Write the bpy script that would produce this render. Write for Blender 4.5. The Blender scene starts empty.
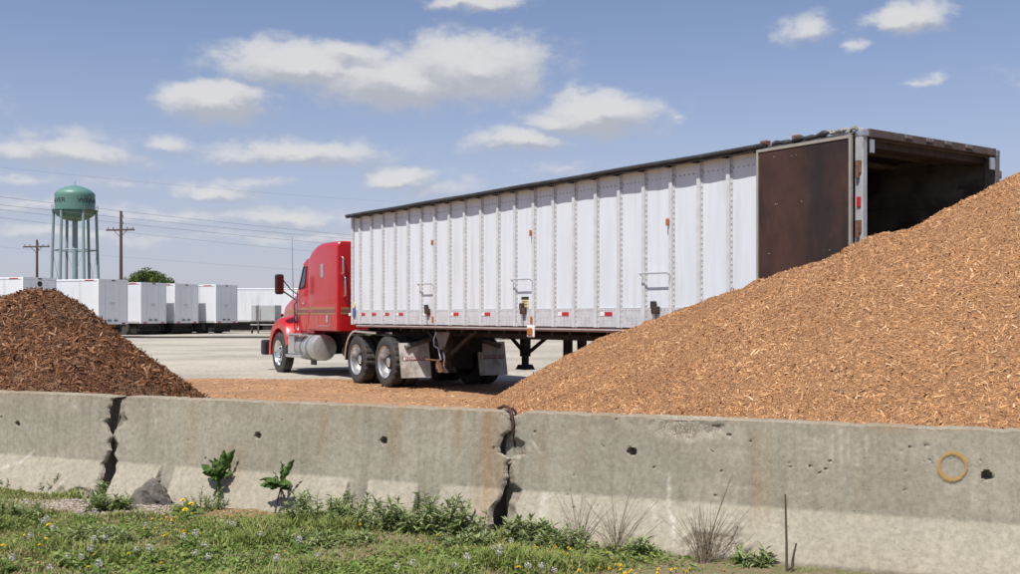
import bpy, bmesh, math, random
import numpy as np
from mathutils import Vector, Matrix
random.seed(7); rng = np.random.default_rng(7)
SC = bpy.context.scene
COL = SC.collection
PI = math.pi
R = math.radians
F, PX0, HY = 1069.0, 510.0, 315.0          # focal length, centre column and horizon row of the photograph (pixels)
EYE = 1.45                                  # eye height, metres

# ------------------------------------------------------------------ camera
cam = bpy.data.cameras.new("camera"); co = bpy.data.objects.new("camera", cam); COL.objects.link(co)
co.location = (0, 0, EYE); co.rotation_euler = (R(90), 0, 0)
cam.sensor_width = 36; cam.lens = 36 * F / 1020; cam.shift_y = 28 / 1020
cam.clip_start = .05; cam.clip_end = 6000
SC.camera = co
SC.view_settings.view_transform = 'Standard'; SC.view_settings.look = 'None'
SC.view_settings.exposure = 0.22; SC.view_settings.gamma = 1

# ------------------------------------------------------------------ sun and sky
SUN_EL = R(62); SUN_AZ = math.atan2(-.5, -.866)         # azimuth of the direction towards the sun, from +Y towards +X
sl = bpy.data.lights.new("sun", 'SUN'); sl.energy = 5.0; sl.angle = R(.5); sl.color = (1, .955, .88)
so = bpy.data.objects.new("sun", sl); COL.objects.link(so)
sd = Vector((math.sin(SUN_AZ) * math.cos(SUN_EL), math.cos(SUN_AZ) * math.cos(SUN_EL), math.sin(SUN_EL)))
so.rotation_euler = sd.to_track_quat('Z', 'Y').to_euler(); so.location = sd * 60

W = bpy.data.worlds.new("World"); SC.world = W; W.use_nodes = True
wt = W.node_tree; wt.nodes.clear()
class NT:
    def __init__(s, t): s.t = t
    def n(s, typ, **kw):
        o = s.t.nodes.new(typ)
        for k, v in kw.items(): setattr(o, k, v)
        return o
    def l(s, a, b): s.t.links.new(a, b)
    def put(s, sock, v):
        if hasattr(v, 'is_output'): s.l(v, sock)
        else: sock.default_value = v
    def m(s, op, a, b=0.0, c=None, clamp=False):
        o = s.n('ShaderNodeMath', operation=op); o.use_clamp = clamp
        s.put(o.inputs[0], a); s.put(o.inputs[1], b)
        if c is not None: s.put(o.inputs[2], c)
        return o.outputs[0]
    def vm(s, op, a, b=(0, 0, 0)):
        o = s.n('ShaderNodeVectorMath', operation=op); s.put(o.inputs[0], a); s.put(o.inputs[1], b)
        return o.outputs['Value'] if op in ('LENGTH', 'DOT_PRODUCT') else o.outputs[0]
    def mix(s, f, a, b, mode='MIX'):
        o = s.n('ShaderNodeMix', data_type='RGBA', blend_type=mode)
        s.put(o.inputs[0], f); s.put(o.inputs[6], a); s.put(o.inputs[7], b); return o.outputs[2]
    def noise(s, vec, scale, detail=4, rough=.55, col=False):
        o = s.n('ShaderNodeTexNoise'); s.put(o.inputs['Vector'], vec)
        o.inputs['Scale'].default_value = scale; o.inputs['Detail'].default_value = detail; o.inputs['Roughness'].default_value = rough
        return o.outputs['Color' if col else 'Fac']
    def ramp(s, v, a, b, lo=0.0, hi=1.0):
        o = s.n('ShaderNodeMapRange', interpolation_type='SMOOTHSTEP'); s.put(o.inputs[0], v)
        o.inputs[1].default_value = a; o.inputs[2].default_value = b; o.inputs[3].default_value = lo; o.inputs[4].default_value = hi
        return o.outputs[0]
def c4(c): return (c[0], c[1], c[2], 1)

N = NT(wt)
sky = N.n('ShaderNodeTexSky', sky_type='NISHITA'); sky.sun_disc = False
sky.sun_elevation = SUN_EL; sky.sun_rotation = SUN_AZ; sky.altitude = 150; sky.air_density = 1.0; sky.dust_density = .6; sky.ozone_density = 1.5
geo = N.n('ShaderNodeTexCoord').outputs['Generated']
sep = N.n('ShaderNodeSeparateXYZ'); N.l(geo, sep.inputs[0])
az = N.m('ARCTAN2', sep.outputs[0], sep.outputs[1]); el = N.m('ARCSINE', sep.outputs[2])
comb = N.n('ShaderNodeCombineXYZ'); N.l(az, comb.inputs[0]); N.l(el, comb.inputs[1])
P0 = comb.outputs[0]
w1 = N.vm('SUBTRACT', N.noise(N.vm('MULTIPLY', P0, (1, 1.6, 1)), 16, 6, .62, True), (.5, .5, .5))
P1 = N.vm('ADD', P0, N.vm('MULTIPLY', w1, (.075, .034, 0)))
CL = [(300,66,95,24,1.0),(395,80,120,30,1.0),(470,68,95,38,1.05),(350,55,60,14,.8),(215,100,62,22,1.05),(600,114,74,24,1.0),(560,120,44,16,.8),(518,141,60,17,.8),
      (472,1,64,13,.85),(905,18,38,15,1.0),(800,33,34,15,.62),(856,45,15,10,.5),(70,150,80,20,.7),(15,150,50,15,.62),(165,141,40,11,.6),
      (300,153,120,17,.75),(400,176,46,13,.85),(215,191,46,13,.72),(290,216,88,13,.68),(440,186,80,22,.45),(930,77,16,6,.5),(680,115,15,7,.5),
      (30,205,70,14,.5),(120,214,80,12,.48),(240,236,260,20,.38),(120,180,60,12,.42),(70,236,170,13,.5),(330,238,150,12,.48),(500,205,60,12,.42),(170,214,100,13,.5),(20,180,60,10,.45),(250,182,70,10,.45),(560,170,90,14,.35),(1180,60,120,24,1),(-200,90,130,30,1),(-120,180,120,18,.7),(1300,150,140,18,.8)]
def field(P):
    f = None
    for (cx, cy, rx, ry, dn) in CL:
        h = math.hypot(cx - PX0, F)
        a0 = math.atan2(cx - PX0, F); e0 = math.atan2(HY - cy, h)
        L = N.vm('LENGTH', N.vm('MULTIPLY', N.vm('SUBTRACT', P, (a0, e0, 0)), (F / rx, F / ry, 0)))
        v = N.m('MULTIPLY', N.m('SUBTRACT', 1.36, L), dn)
        f = v if f is None else N.m('MAXIMUM', f, v)
    return f
fld = field(P1)
up = field(N.vm('ADD', P1, (-.004, .010, 0)))
fb = N.noise(N.vm('MULTIPLY', P0, (1, 1.7, 1)), 38, 7, .62)
fld2 = N.m('ADD', fld, N.m('MULTIPLY', N.m('SUBTRACT', fb, .5), 1.35))
aa = N.ramp(fld2, .08, .74)
# the rest of the sky (outside the photograph) carries the same kind of scattered clouds
gen = N.ramp(N.noise(N.vm('MULTIPLY', geo, (1, 1, 2.4)), 3.2, 7, .6), .58, .74)
side = N.ramp(N.m('ABSOLUTE', az), .62, .85)
aa = N.m('MAXIMUM', aa, N.m('MULTIPLY', N.m('MULTIPLY', gen, side), N.ramp(sep.outputs[2], .02, .15)))
aa = N.m('MULTIPLY', aa, N.ramp(fld, .0, .95, .28, .93))
lit = N.ramp(N.m('ADD', N.m('SUBTRACT', fld, up), N.m('MULTIPLY', N.m('SUBTRACT', fb, .5), .8)), -.34, .36)
ccol = N.mix(lit, (4.6, 4.8, 5.35, 1), (7.3, 7.25, 7.3, 1))
hs = N.n('ShaderNodeHueSaturation'); N.l(N.mix(1.0, sky.outputs[0], (1.06, .985, 1.07, 1), 'MULTIPLY'), hs.inputs['Color']); hs.inputs['Saturation'].default_value = .97; hs.inputs['Value'].default_value = 1.07
skyc = N.mix(N.ramp(sep.outputs[2], .0, .30, .62, .0), hs.outputs[0], (4.5, 4.8, 6.4, 1))
bg = N.n('ShaderNodeBackground'); bg.inputs[1].default_value = .085
N.l(N.mix(aa, skyc, ccol), bg.inputs[0])
wo = N.n('ShaderNodeOutputWorld'); N.l(bg.outputs[0], wo.inputs[0])

# ------------------------------------------------------------------ helpers
def at(px, py, d): return Vector(((px - PX0) / F * d, d, EYE + (HY - py) / F * d))
def gd(py, z=0): return (EYE - z) * F / (py - HY)

def mat(name, col, rough=.6, metal=0.0, var=.12, scale=6, col2=None, c2s=2.0, c2t=(.5, .65), bump=0.0, bscale=60, spec=.5, island=None, coat=0, stretch=(1, 1, 1), trans=0):
    m = bpy.data.materials.new(name); m.use_nodes = True
    t = NT(m.node_tree); b = t.t.nodes['Principled BSDF']
    oc = t.n('ShaderNodeTexCoord').outputs['Object']
    if stretch != (1, 1, 1): oc = t.vm('MULTIPLY', oc, stretch)
    cc = c4(col)
    if col2: cc = t.mix(t.ramp(t.noise(oc, c2s, 6, .6), *c2t), cc, c4(col2))
    if island:
        g = t.n('ShaderNodeNewGeometry').outputs['Random Per Island']
        r = t.n('ShaderNodeValToRGB'); t.l(g, r.inputs[0]); e = r.color_ramp.elements
        while len(e) < len(island): e.new(1)
        for k, c in enumerate(island): e[k].position = k / (len(island) - 1); e[k].color = c4(c)
        cc = r.outputs[0]
        if col2: cc = t.mix(t.ramp(t.noise(oc, c2s, 4, .6), c2t[0], c2t[1], 0, .75), cc, c4(col2))
    if var: cc = t.mix(1.0, cc, t.ramp(t.noise(oc, scale, 5, .6), .3, .7, 1 - var, 1 + var * .5), 'MULTIPLY')
    t.put(b.inputs['Base Color'], cc)
    b.inputs['Roughness'].default_value = rough; b.inputs['Metallic'].default_value = metal
    b.inputs['Specular IOR Level'].default_value = spec; b.inputs['Coat Weight'].default_value = coat
    if rough < .9 and var:
        t.l(t.ramp(t.noise(oc, scale * 1.7, 4), .3, .7, rough * .85, min(1, rough * 1.2)), b.inputs['Roughness'])
    if bump:
        bn = t.n('ShaderNodeBump'); bn.inputs['Strength'].default_value = bump; bn.inputs['Distance'].default_value = .02
        t.l(t.noise(oc, bscale, 5, .65), bn.inputs['Height']); t.l(bn.outputs[0], b.inputs['Normal'])
    if trans:
        tb = t.n('ShaderNodeBsdfTranslucent'); t.put(tb.inputs[0], cc); ms = t.n('ShaderNodeMixShader'); ms.inputs[0].default_value = trans
        t.l(b.outputs[0], ms.inputs[1]); t.l(tb.outputs[0], ms.inputs[2]); t.l(ms.outputs[0], t.t.nodes['Material Output'].inputs[0])
    return m

class MB:
    """collects shapes; build() links them as one mesh object"""
    def __init__(s): s.v = []; s.f = []; s.mi = []; s.k = 0
    def add(s, vs, fs):
        o = len(s.v); s.v += [tuple(v) for v in vs]; s.f += [tuple(i + o for i in f) for f in fs]; s.mi += [s.k] * len(fs); return s
    def box(s, x0, x1, y0, y1, z0, z1):
        v = [(x, y, z) for z in (z0, z1) for y in (y0, y1) for x in (x0, x1)]
        return s.add(v, [(0, 2, 3, 1), (4, 5, 7, 6), (0, 1, 5, 4), (2, 6, 7, 3), (0, 4, 6, 2), (1, 3, 7, 5)])
    def bar(s, a, b, w, h=None, up=(0, 0, 1)):
        a, b = Vector(a), Vector(b); h = h or w; d = (b - a).normalized(); u = Vector(up)
        if abs(d.dot(u)) > .95: u = Vector((1, 0, 0))
        x = d.cross(u).normalized(); y = x.cross(d)
        v = [p + x * sx * w / 2 + y * sy * h / 2 for p in (a, b) for sx, sy in ((-1, -1), (1, -1), (1, 1), (-1, 1))]
        return s.add(v, [(3, 2, 1, 0), (4, 5, 6, 7)] + [(i, (i + 1) % 4, (i + 1) % 4 + 4, i + 4) for i in range(4)])
    def tube(s, pts, r, n=8, caps=True):
        pts = [Vector(p) for p in pts]; rs = r if isinstance(r, (list, tuple)) else [r] * len(pts); vs = []; fs = []
        u = None
        for i, p in enumerate(pts):
            d = (pts[min(i + 1, len(pts) - 1)] - pts[max(i - 1, 0)]).normalized()
            if u is None: u = d.cross(Vector((0, 0, 1)) if abs(d.z) < .9 else Vector((1, 0, 0))).normalized()
            u = (u - d * u.dot(d)).normalized(); w = d.cross(u)
            vs += [p + (u * math.cos(k * 2 * PI / n) + w * math.sin(k * 2 * PI / n)) * rs[i] for k in range(n)]
        for i in range(len(pts) - 1):
            fs += [(i * n + k, i * n + (k + 1) % n, (i + 1) * n + (k + 1) % n, (i + 1) * n + k) for k in range(n)]
        if caps: fs += [tuple(reversed(range(n))), tuple(range((len(pts) - 1) * n, len(pts) * n))]
        return s.add(vs, fs)
    def lathe(s, prof, n=32, axis='z', c=(0, 0, 0), a0=0, a1=2 * PI, fn=None):
        full = abs(a1 - a0 - 2 * PI) < 1e-6; m = n if full else n + 1; vs = []; fs = []
        for i in range(m):
            a = a0 + (a1 - a0) * i / n
            for j, (r, h) in enumerate(prof):
                if fn: r = fn(i, j, r)
                x, y = r * math.cos(a), r * math.sin(a)
                p = {'z': (x, y, h), 'y': (x, h, y), 'x': (h, x, y)}[axis]
                vs.append((p[0] + c[0], p[1] + c[1], p[2] + c[2]))
        k = len(prof)
        for i in range(n):
            i2 = (i + 1) % m
            fs += [(i * k + j, i2 * k + j, i2 * k + j + 1, i * k + j + 1) for j in range(k - 1)]
        return s.add(vs, fs)
    def loft(s, rings, caps=True):
        n = len(rings[0]); vs = [p for r in rings for p in r]; fs = []
        for i in range(len(rings) - 1):
            fs += [(i * n + k, i * n + (k + 1) % n, (i + 1) * n + (k + 1) % n, (i + 1) * n + k) for k in range(n)]
        if caps: fs += [tuple(reversed(range(n))), tuple(range((len(rings) - 1) * n, len(rings) * n))]
        return s.add(vs, fs)
    def prism(s, poly, y0, y1, axis='y'):
        def q(p, h): return {'y': (p[0], h, p[1]), 'z': (p[0], p[1], h), 'x': (h, p[0], p[1])}[axis]
        return s.loft([[q(p, y0) for p in poly], [q(p, y1) for p in poly]])
    def build(s, name, m, parent=None, smooth=None, bevel=0, loc=None):
        me = bpy.data.meshes.new(name); me.from_pydata([tuple(v) for v in s.v], [], s.f)
        bm = bmesh.new(); bm.from_mesh(me); bmesh.ops.recalc_face_normals(bm, faces=bm.faces); bm.to_mesh(me); bm.free()
        for mm in (m if isinstance(m, (list, tuple)) else [m]): me.materials.append(mm)
        if s.k: me.polygons.foreach_set('material_index', s.mi)
        if smooth: me.shade_smooth(); me.set_sharp_from_angle(angle=R(smooth))
        o = bpy.data.objects.new(name, me); COL.objects.link(o)
        if parent: o.parent = parent
        if loc is not None: o.location = loc
        if bevel:
            b = o.modifiers.new('bevel', 'BEVEL'); b.width = bevel; b.segments = 2; b.limit_method = 'ANGLE'; b.angle_limit = R(40)
        return o
def rrect(w, z0, z1, r, x, n=4, rb=None):
    """rounded rectangle ring in the y-z plane at x"""
    rb = r if rb is None else rb; out = []
    for (cy, cz, a, rr) in ((w - r, z1 - r, 0, r), (-(w - r), z1 - r, PI / 2, r), (-(w - rb), z0 + rb, PI, rb), (w - rb, z0 + rb, 1.5 * PI, rb)):
        out += [(x, cy + rr * math.cos(a + k / n * PI / 2), cz + rr * math.sin(a + k / n * PI / 2)) for k in range(n + 1)]
    return out
def tag(o, label, cat, group=None, kind=None):
    if label: o['label'] = label
    if cat: o['category'] = cat
    if group: o['group'] = group
    if kind: o['kind'] = kind
    return o
def thing(name, label, cat, loc=(0, 0, 0), rz=0, group=None):
    o = bpy.data.objects.new(name, None); COL.objects.link(o); o.location = loc; o.rotation_euler = (0, 0, rz); o.empty_display_size = .3
    return tag(o, label, cat, group)
def kids(o): return [c for c in bpy.data.objects if c.parent == o]
def copy_tree(o, parent=None):
    c = o.copy(); COL.objects.link(c); c.parent = parent
    for ch in kids(o): copy_tree(ch, c)
    return c
def inst(o, parent, loc=None, mtx=None):
    c = o.copy(); COL.objects.link(c); c.parent = parent
    if loc is not None: c.location = loc
    if mtx is not None: c.matrix_local = mtx
    return c
def np_mesh(name, v, f, m, smooth=False):
    me = bpy.data.meshes.new(name); k = f.shape[1]
    me.vertices.add(len(v)); me.vertices.foreach_set('co', np.ascontiguousarray(v, dtype=np.float32).ravel())
    me.loops.add(f.size); me.loops.foreach_set('vertex_index', np.ascontiguousarray(f, dtype=np.int32).ravel())
    me.polygons.add(len(f)); me.polygons.foreach_set('loop_start', np.arange(0, f.size, k, dtype=np.int32))
    me.polygons.foreach_set('use_smooth', np.full(len(f), smooth))
    me.update(calc_edges=True); me.materials.append(m)
    o = bpy.data.objects.new(name, me); COL.objects.link(o); return o
def text_mesh(txt, size, ext=.004):
    cu = bpy.data.curves.new('lettering', 'FONT'); cu.body = txt; cu.size = size; cu.extrude = ext; cu.align_x = 'CENTER'; cu.align_y = 'CENTER'; cu.resolution_u = 3
    o = bpy.data.objects.new('lettering', cu); COL.objects.link(o)
    me = bpy.data.meshes.new_from_object(o.evaluated_get(bpy.context.evaluated_depsgraph_get()))
    bpy.data.objects.remove(o); return me
def text_obj(txt, size, m, parent, mtx, name='lettering', squash=1):
    me = text_mesh(txt, size); me.materials.clear(); me.materials.append(m)
    if squash != 1:
        for v in me.vertices: v.co.x *= squash
    o = bpy.data.objects.new(name, me); COL.objects.link(o); o.parent = parent; o.matrix_local = mtx; return o
# value noise in numpy
def vnoise(x, y, seed=0):
    xi = np.floor(x).astype(np.int64); yi = np.floor(y).astype(np.int64); xf = x - xi; yf = y - yi
    def h(a, b):
        n = (a * 374761393 + b * 668265263 + seed * 1442695041) & 0xffffffff
        n = ((n ^ (n >> 13)) * 1274126177) & 0xffffffff
        return ((n ^ (n >> 16)) & 0xffff) / 65535.0
    u = xf * xf * (3 - 2 * xf); v = yf * yf * (3 - 2 * yf)
    return (h(xi, yi) * (1 - u) + h(xi + 1, yi) * u) * (1 - v) + (h(xi, yi + 1) * (1 - u) + h(xi + 1, yi + 1) * u) * v
def fbm(x, y, seed=0, o=4):
    s = 0; a = .5
    for k in range(o): s = s + a * vnoise(x * 2 ** k + 17.3 * k, y * 2 ** k - 9.1 * k, seed + k); a *= .5
    return s / (1 - .5 ** o)
def sstep(a, b, x): t = np.clip((x - a) / (b - a), 0, 1); return t * t * (3 - 2 * t)

# ------------------------------------------------------------------ materials
M = dict(
 white=mat('white_painted_metal', (.665, .715, .765), .45, 0, .06, 1.5, (.50, .505, .49), .8, (.50, .82), bump=.12, bscale=2.2, stretch=(5, 1, .45)),
 post=mat('grey_alloy_post', (.60, .615, .63), .45, .05, .10, 9),
 band=mat('dull_white_band', (.58, .59, .61), .5, .1, .12, 7, (.48, .46, .43), 3, (.5, .75)),
 rivet=mat('rivet_grey', (.27, .27, .275), .55, .1, 0),
 steel=mat('worn_steel', (.22, .21, .20), .5, .5, .2, 12, (.15, .10, .07), 5, (.52, .68)),
 chrome=mat('polished_metal', (.74, .74, .75), .22, 1, .06, 8),
 alu=mat('brushed_aluminium', (.62, .62, .62), .34, .85, .10, 9),
 red=mat('red_truck_paint', (.46, .008, .010), .30, 0, .08, 2, coat=.4),
 gold=mat('gold_stripe', (.36, .20, .09), .4, .2, .06),
 greystripe=mat('smoky_stripe', (.20, .07, .06), .4, 0, .06),
 black=mat('black_plastic', (.018, .018, .020), .5, 0, .15),
 darksteel=mat('dark_greasy_steel', (.018, .016, .015), .7, .1, .3, 8, (.035, .026, .02), 4, (.5, .7)),
 rubber=mat('tyre_rubber', (.038, .037, .036), .82, 0, .2, 10, (.085, .075, .062), 5, (.45, .75)),
 glass=mat('dark_cab_glass', (.04, .05, .06), .08, 0, 0, spec=.8),
 tarp=mat('dark_tarpaulin', (.030, .030, .032), .55, 0, .25, 5, (.06, .06, .06), 6, (.5, .7), bump=.3, bscale=9),
 ply=mat('stained_plywood', (.058, .025, .017), .6, 0, .3, 3, (.020, .012, .010), 1.1, (.42, .62), bump=.1, bscale=30, stretch=(1.2, 1.2, .6)),
 rust=mat('rust', (.18, .085, .05), .85, .1, .3, 14, (.30, .20, .14), 9, (.5, .7), bump=.3, bscale=40),
 header=mat('brown_header_beam', (.105, .078, .068), .7, .1, .25, 6, (.17, .145, .13), 5, (.55, .7)),
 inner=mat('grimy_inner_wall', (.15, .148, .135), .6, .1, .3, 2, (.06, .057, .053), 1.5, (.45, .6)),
 amber=mat('amber_lens', (.42, .13, .02), .3, 0, .05),
 redlens=mat('red_reflector', (.48, .02, .025), .35, 0, .05),
 whitedec=mat('white_decal', (.78, .78, .76), .5, 0, .04),
 yellowdec=mat('pale_yellow_decal', (.70, .62, .32), .5, 0, .05),
 bluedec=mat('blue_decal', (.06, .10, .30), .5, 0, .05),
 flap=mat('grey_mud_flap', (.60, .57, .52), .7, 0, .2, 5, (.34, .29, .24), 3, (.45, .7)),
 flapred=mat('flap_red_print', (.28, .03, .04), .6, 0, .1),
 dark_letter=mat('faded_black_letter', (.025, .025, .03), .8, 0, .2),
 tank=mat('green_tank_paint', (.105, .225, .19), .4, 0, .15, .15, (.19, .20, .15), .22, (.58, .75)),
 tower_leg=mat('pale_green_steel', (.22, .31, .32), .5, 0, .1, .3),
 wood=mat('weathered_pole_wood', (.085, .060, .050), .85, 0, .25, 3, stretch=(1, 1, .2)),
 wire=mat('power_wire', (.16, .16, .18), .6, .3, 0),
 fwhite=mat('far_trailer_white', (.66, .675, .70), .4, 0, .05, .4, (.50, .50, .49), .7, (.50, .8), stretch=(2.5, 2.5, .3)),
 fdoor=mat('far_trailer_door_grey', (.80, .81, .82), .45, 0, .06, .6),
 fgrey=mat('grey_box_metal', (.40, .41, .41), .5, .1, .1, 2),
 bark=mat('bark', (.10, .075, .05), .9, 0, .3, 6),
 leafbush=mat('pale_green_leaves', (.10, .15, .03), .6, 0, .1, 2, island=[(.05, .085, .018), (.10, .15, .03), (.16, .20, .05)], trans=.3),
 leafhedge=mat('dark_hedge_leaves', (.03, .05, .015), .6, 0, .1, 2, island=[(.018, .032, .010), (.04, .065, .018), (.07, .10, .03)], trans=.2),
 rebar=mat('rusty_rebar', (.10, .045, .03), .85, .2, .3, 20, bump=.4, bscale=80),
 darkhead=mat('dark_header_lip', (.055, .042, .036), .75, .1, .3, 6),
)

# ------------------------------------------------------------------ ground
def ground_mat():
    m = bpy.data.materials.new('verge_soil'); m.use_nodes = True; t = NT(m.node_tree); b = t.t.nodes['Principled BSDF']
    p = t.n('ShaderNodeNewGeometry').outputs['Position']
    c = t.mix(t.ramp(t.noise(p, 3.0, 6, .65), .40, .62), (.225, .17, .10, 1), (.165, .165, .062, 1))
    c = t.mix(t.ramp(t.noise(p, 22, 5, .7), .5, .72), c, (.30, .255, .155, 1))
    c = t.mix(1, c, t.ramp(t.noise(p, 90, 3, .7), .3, .7, .55, 1.25), 'MULTIPLY')
    t.l(c, b.inputs['Base Color']); b.inputs['Roughness'].default_value = .95
    bn = t.n('ShaderNodeBump'); bn.inputs['Strength'].default_value = .8; bn.inputs['Distance'].default_value = .02
    t.l(t.noise(p, 60, 6, .7), bn.inputs['Height']); t.l(bn.outputs[0], b.inputs['Normal']); return m
def yard_mat():
    m = bpy.data.materials.new('yard_surface'); m.use_nodes = True; t = NT(m.node_tree); b = t.t.nodes['Principled BSDF']
    p = t.n('ShaderNodeNewGeometry').outputs['Position']
    s = t.n('ShaderNodeSeparateXYZ'); t.l(p, s.inputs[0])
    g = t.mix(t.ramp(t.noise(t.vm('MULTIPLY', p, (.7, 1, 1)), .22, 8, .68), .36, .66), (.45, .41, .335, 1), (.30, .277, .23, 1))
    g = t.mix(t.ramp(t.noise(p, .9, 5, .7), .55, .75), g, (.33, .255, .19, 1))
    g = t.mix(1, g, t.ramp(t.noise(p, 7, 9, .8), .3, .7, .62, 1.28), 'MULTIPLY')
    d = t.mix(t.ramp(t.noise(t.vm('MULTIPLY', p, (.6, 1, 1)), .9, 7, .7), .38, .66), (.36, .205, .105, 1), (.26, .145, .075, 1))
    d = t.mix(1, d, t.ramp(t.noise(p, 16, 6, .75), .28, .72, .6, 1.3), 'MULTIPLY')
    edge = t.m('ADD', s.outputs[1], t.m('MULTIPLY', t.m('SUBTRACT', t.noise(p, .45, 5, .6), .5), 5.0))
    edge = t.m('ADD', edge, t.m('MULTIPLY', s.outputs[0], .10))
    k = t.ramp(edge, 23.1, 24.0)
    t.l(t.mix(k, d, g), b.inputs['Base Color']); b.inputs['Roughness'].default_value = .95
    bn = t.n('ShaderNodeBump'); bn.inputs['Strength'].default_value = .7; bn.inputs['Distance'].default_value = .03
    t.l(t.noise(p, 18, 7, .75), bn.inputs['Height']); t.l(bn.outputs[0], b.inputs['Normal']); return m
MG = ground_mat()
g = MB().add([(-3000, -200, 0), (3000, -200, 0), (3000, 4000, 0), (-3000, 4000, 0)], [(0, 1, 2, 3)]).build('ground', MG); g['kind'] = 'structure'
DIR = Vector((.9194, -.3933, 0)); NRM = Vector((-.3933, -.9194, 0)); BO = Vector((0, 7.2, 0)); BRZ = math.atan2(DIR.y, DIR.x)
def bw(s, y, z=0): return BO + DIR * s - NRM * y + Vector((0, 0, z))       # barrier coordinates: s along, y away from the camera
q = [bw(-45, .1), bw(40, .1), Vector((80, 62, 0)), Vector((60, 130, 0)), Vector((-120, 130, 0)), Vector((-90, 40, 0))]
y_ = MB().add([(p.x, p.y, .004) for p in q], [tuple(range(6))]).build('gravel_yard', yard_mat()); y_['kind'] = 'structure'
k_ = MB().box(-48, -14, 66.6, 66.9, 0, .12).build('kerb', mat('dark_kerb', (.06, .055, .05), .9)); k_['kind'] = 'structure'

# ------------------------------------------------------------------ concrete barriers
def barrier_mat():
    m = bpy.data.materials.new('weathered_concrete'); m.use_nodes = True; t = NT(m.node_tree); b = t.t.nodes['Principled BSDF']
    oc = t.n('ShaderNodeTexCoord').outputs['Object']
    at_ = t.n('ShaderNodeAttribute'); at_.attribute_name = 'wear'; w = t.n('ShaderNodeSeparateColor'); t.l(at_.outputs['Color'], w.inputs[0])
    c = t.mix(t.ramp(t.noise(oc, 2.2, 6, .6), .36, .66), (.278, .256, .202, 1), (.335, .308, .248, 1))
    c = t.mix(t.ramp(t.noise(t.vm('MULTIPLY', oc, (7, 3, .5)), 1.6, 6, .65), .46, .74, 0, .62), c, (.20, .18, .135, 1))
    c = t.mix(t.ramp(t.noise(t.vm('MULTIPLY', oc, (9, 3, .4)), 2.3, 6, .65), .58, .80, 0, .5), c, (.34, .315, .26, 1))
    sz = t.n('ShaderNodeSeparateXYZ'); t.l(oc, sz.inputs[0]); nz = t.n('ShaderNodeSeparateXYZ'); t.l(t.n('ShaderNodeTexCoord').outputs['Normal'], nz.inputs[0]); c = t.mix(t.m('MULTIPLY', t.ramp(sz.outputs[2], .285, .31, .38, 0), t.ramp(nz.outputs[2], .22, .40)), c, (.36, .325, .255, 1))   # paler beige on the upward-facing slope of the foot
    c = t.mix(w.outputs[0], c, (.27, .165, .075, 1))          # rust and clay streaks
    c = t.mix(w.outputs[1], c, (.55, .53, .48, 1))            # scrapes
    agg = t.n('ShaderNodeTexVoronoi'); t.l(oc, agg.inputs['Vector']); agg.inputs['Scale'].default_value = 75
    ag = t.mix(t.ramp(agg.outputs['Distance'], .1, .6), (.47, .41, .33, 1), (.23, .20, .16, 1))
    c = t.mix(w.outputs[2], c, ag)                            # broken faces
    c = t.mix(1, c, t.ramp(t.noise(oc, 30, 7, .75), .3, .7, .78, 1.16), 'MULTIPLY')
    pit = t.ramp(t.noise(oc, 34, 2, .5), .70, .76)
    t.l(c, b.inputs['Base Color']); b.inputs['Roughness'].default_value = .93; b.inputs['Specular IOR Level'].default_value = .25
    h = t.m('SUBTRACT', t.m('MULTIPLY', t.noise(oc, 120, 5, .7), .35), t.m('MULTIPLY', pit, 1.6))
    bn = t.n('ShaderNodeBump'); bn.inputs['Strength'].default_value = .55; bn.inputs['Distance'].default_value = .008
    t.l(h, bn.inputs['Height']); t.l(bn.outputs[0], b.inputs['Normal']); return m
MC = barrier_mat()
ZB, ZT, ZK = -.07, .81, .30
def front_y(z):                                   # New Jersey profile: distance of the front face from the centre line
    z = np.asarray(z, float)
    upper = .075 + (ZT - z) * (.055 / (ZT - ZK))
    lower = .13 + (ZK - z) * (.165 / (ZK - .02))
    return np.where(z >= ZK, upper, np.where(z >= .02, lower, .295))
def upper_y(z): return .075 + (ZT - z) * (.055 / (ZT - ZK))
def interp(tab, z): a = np.array(tab); i = np.argsort(a[:, 0]); return np.interp(z, a[i, 0], a[i, 1])
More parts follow.
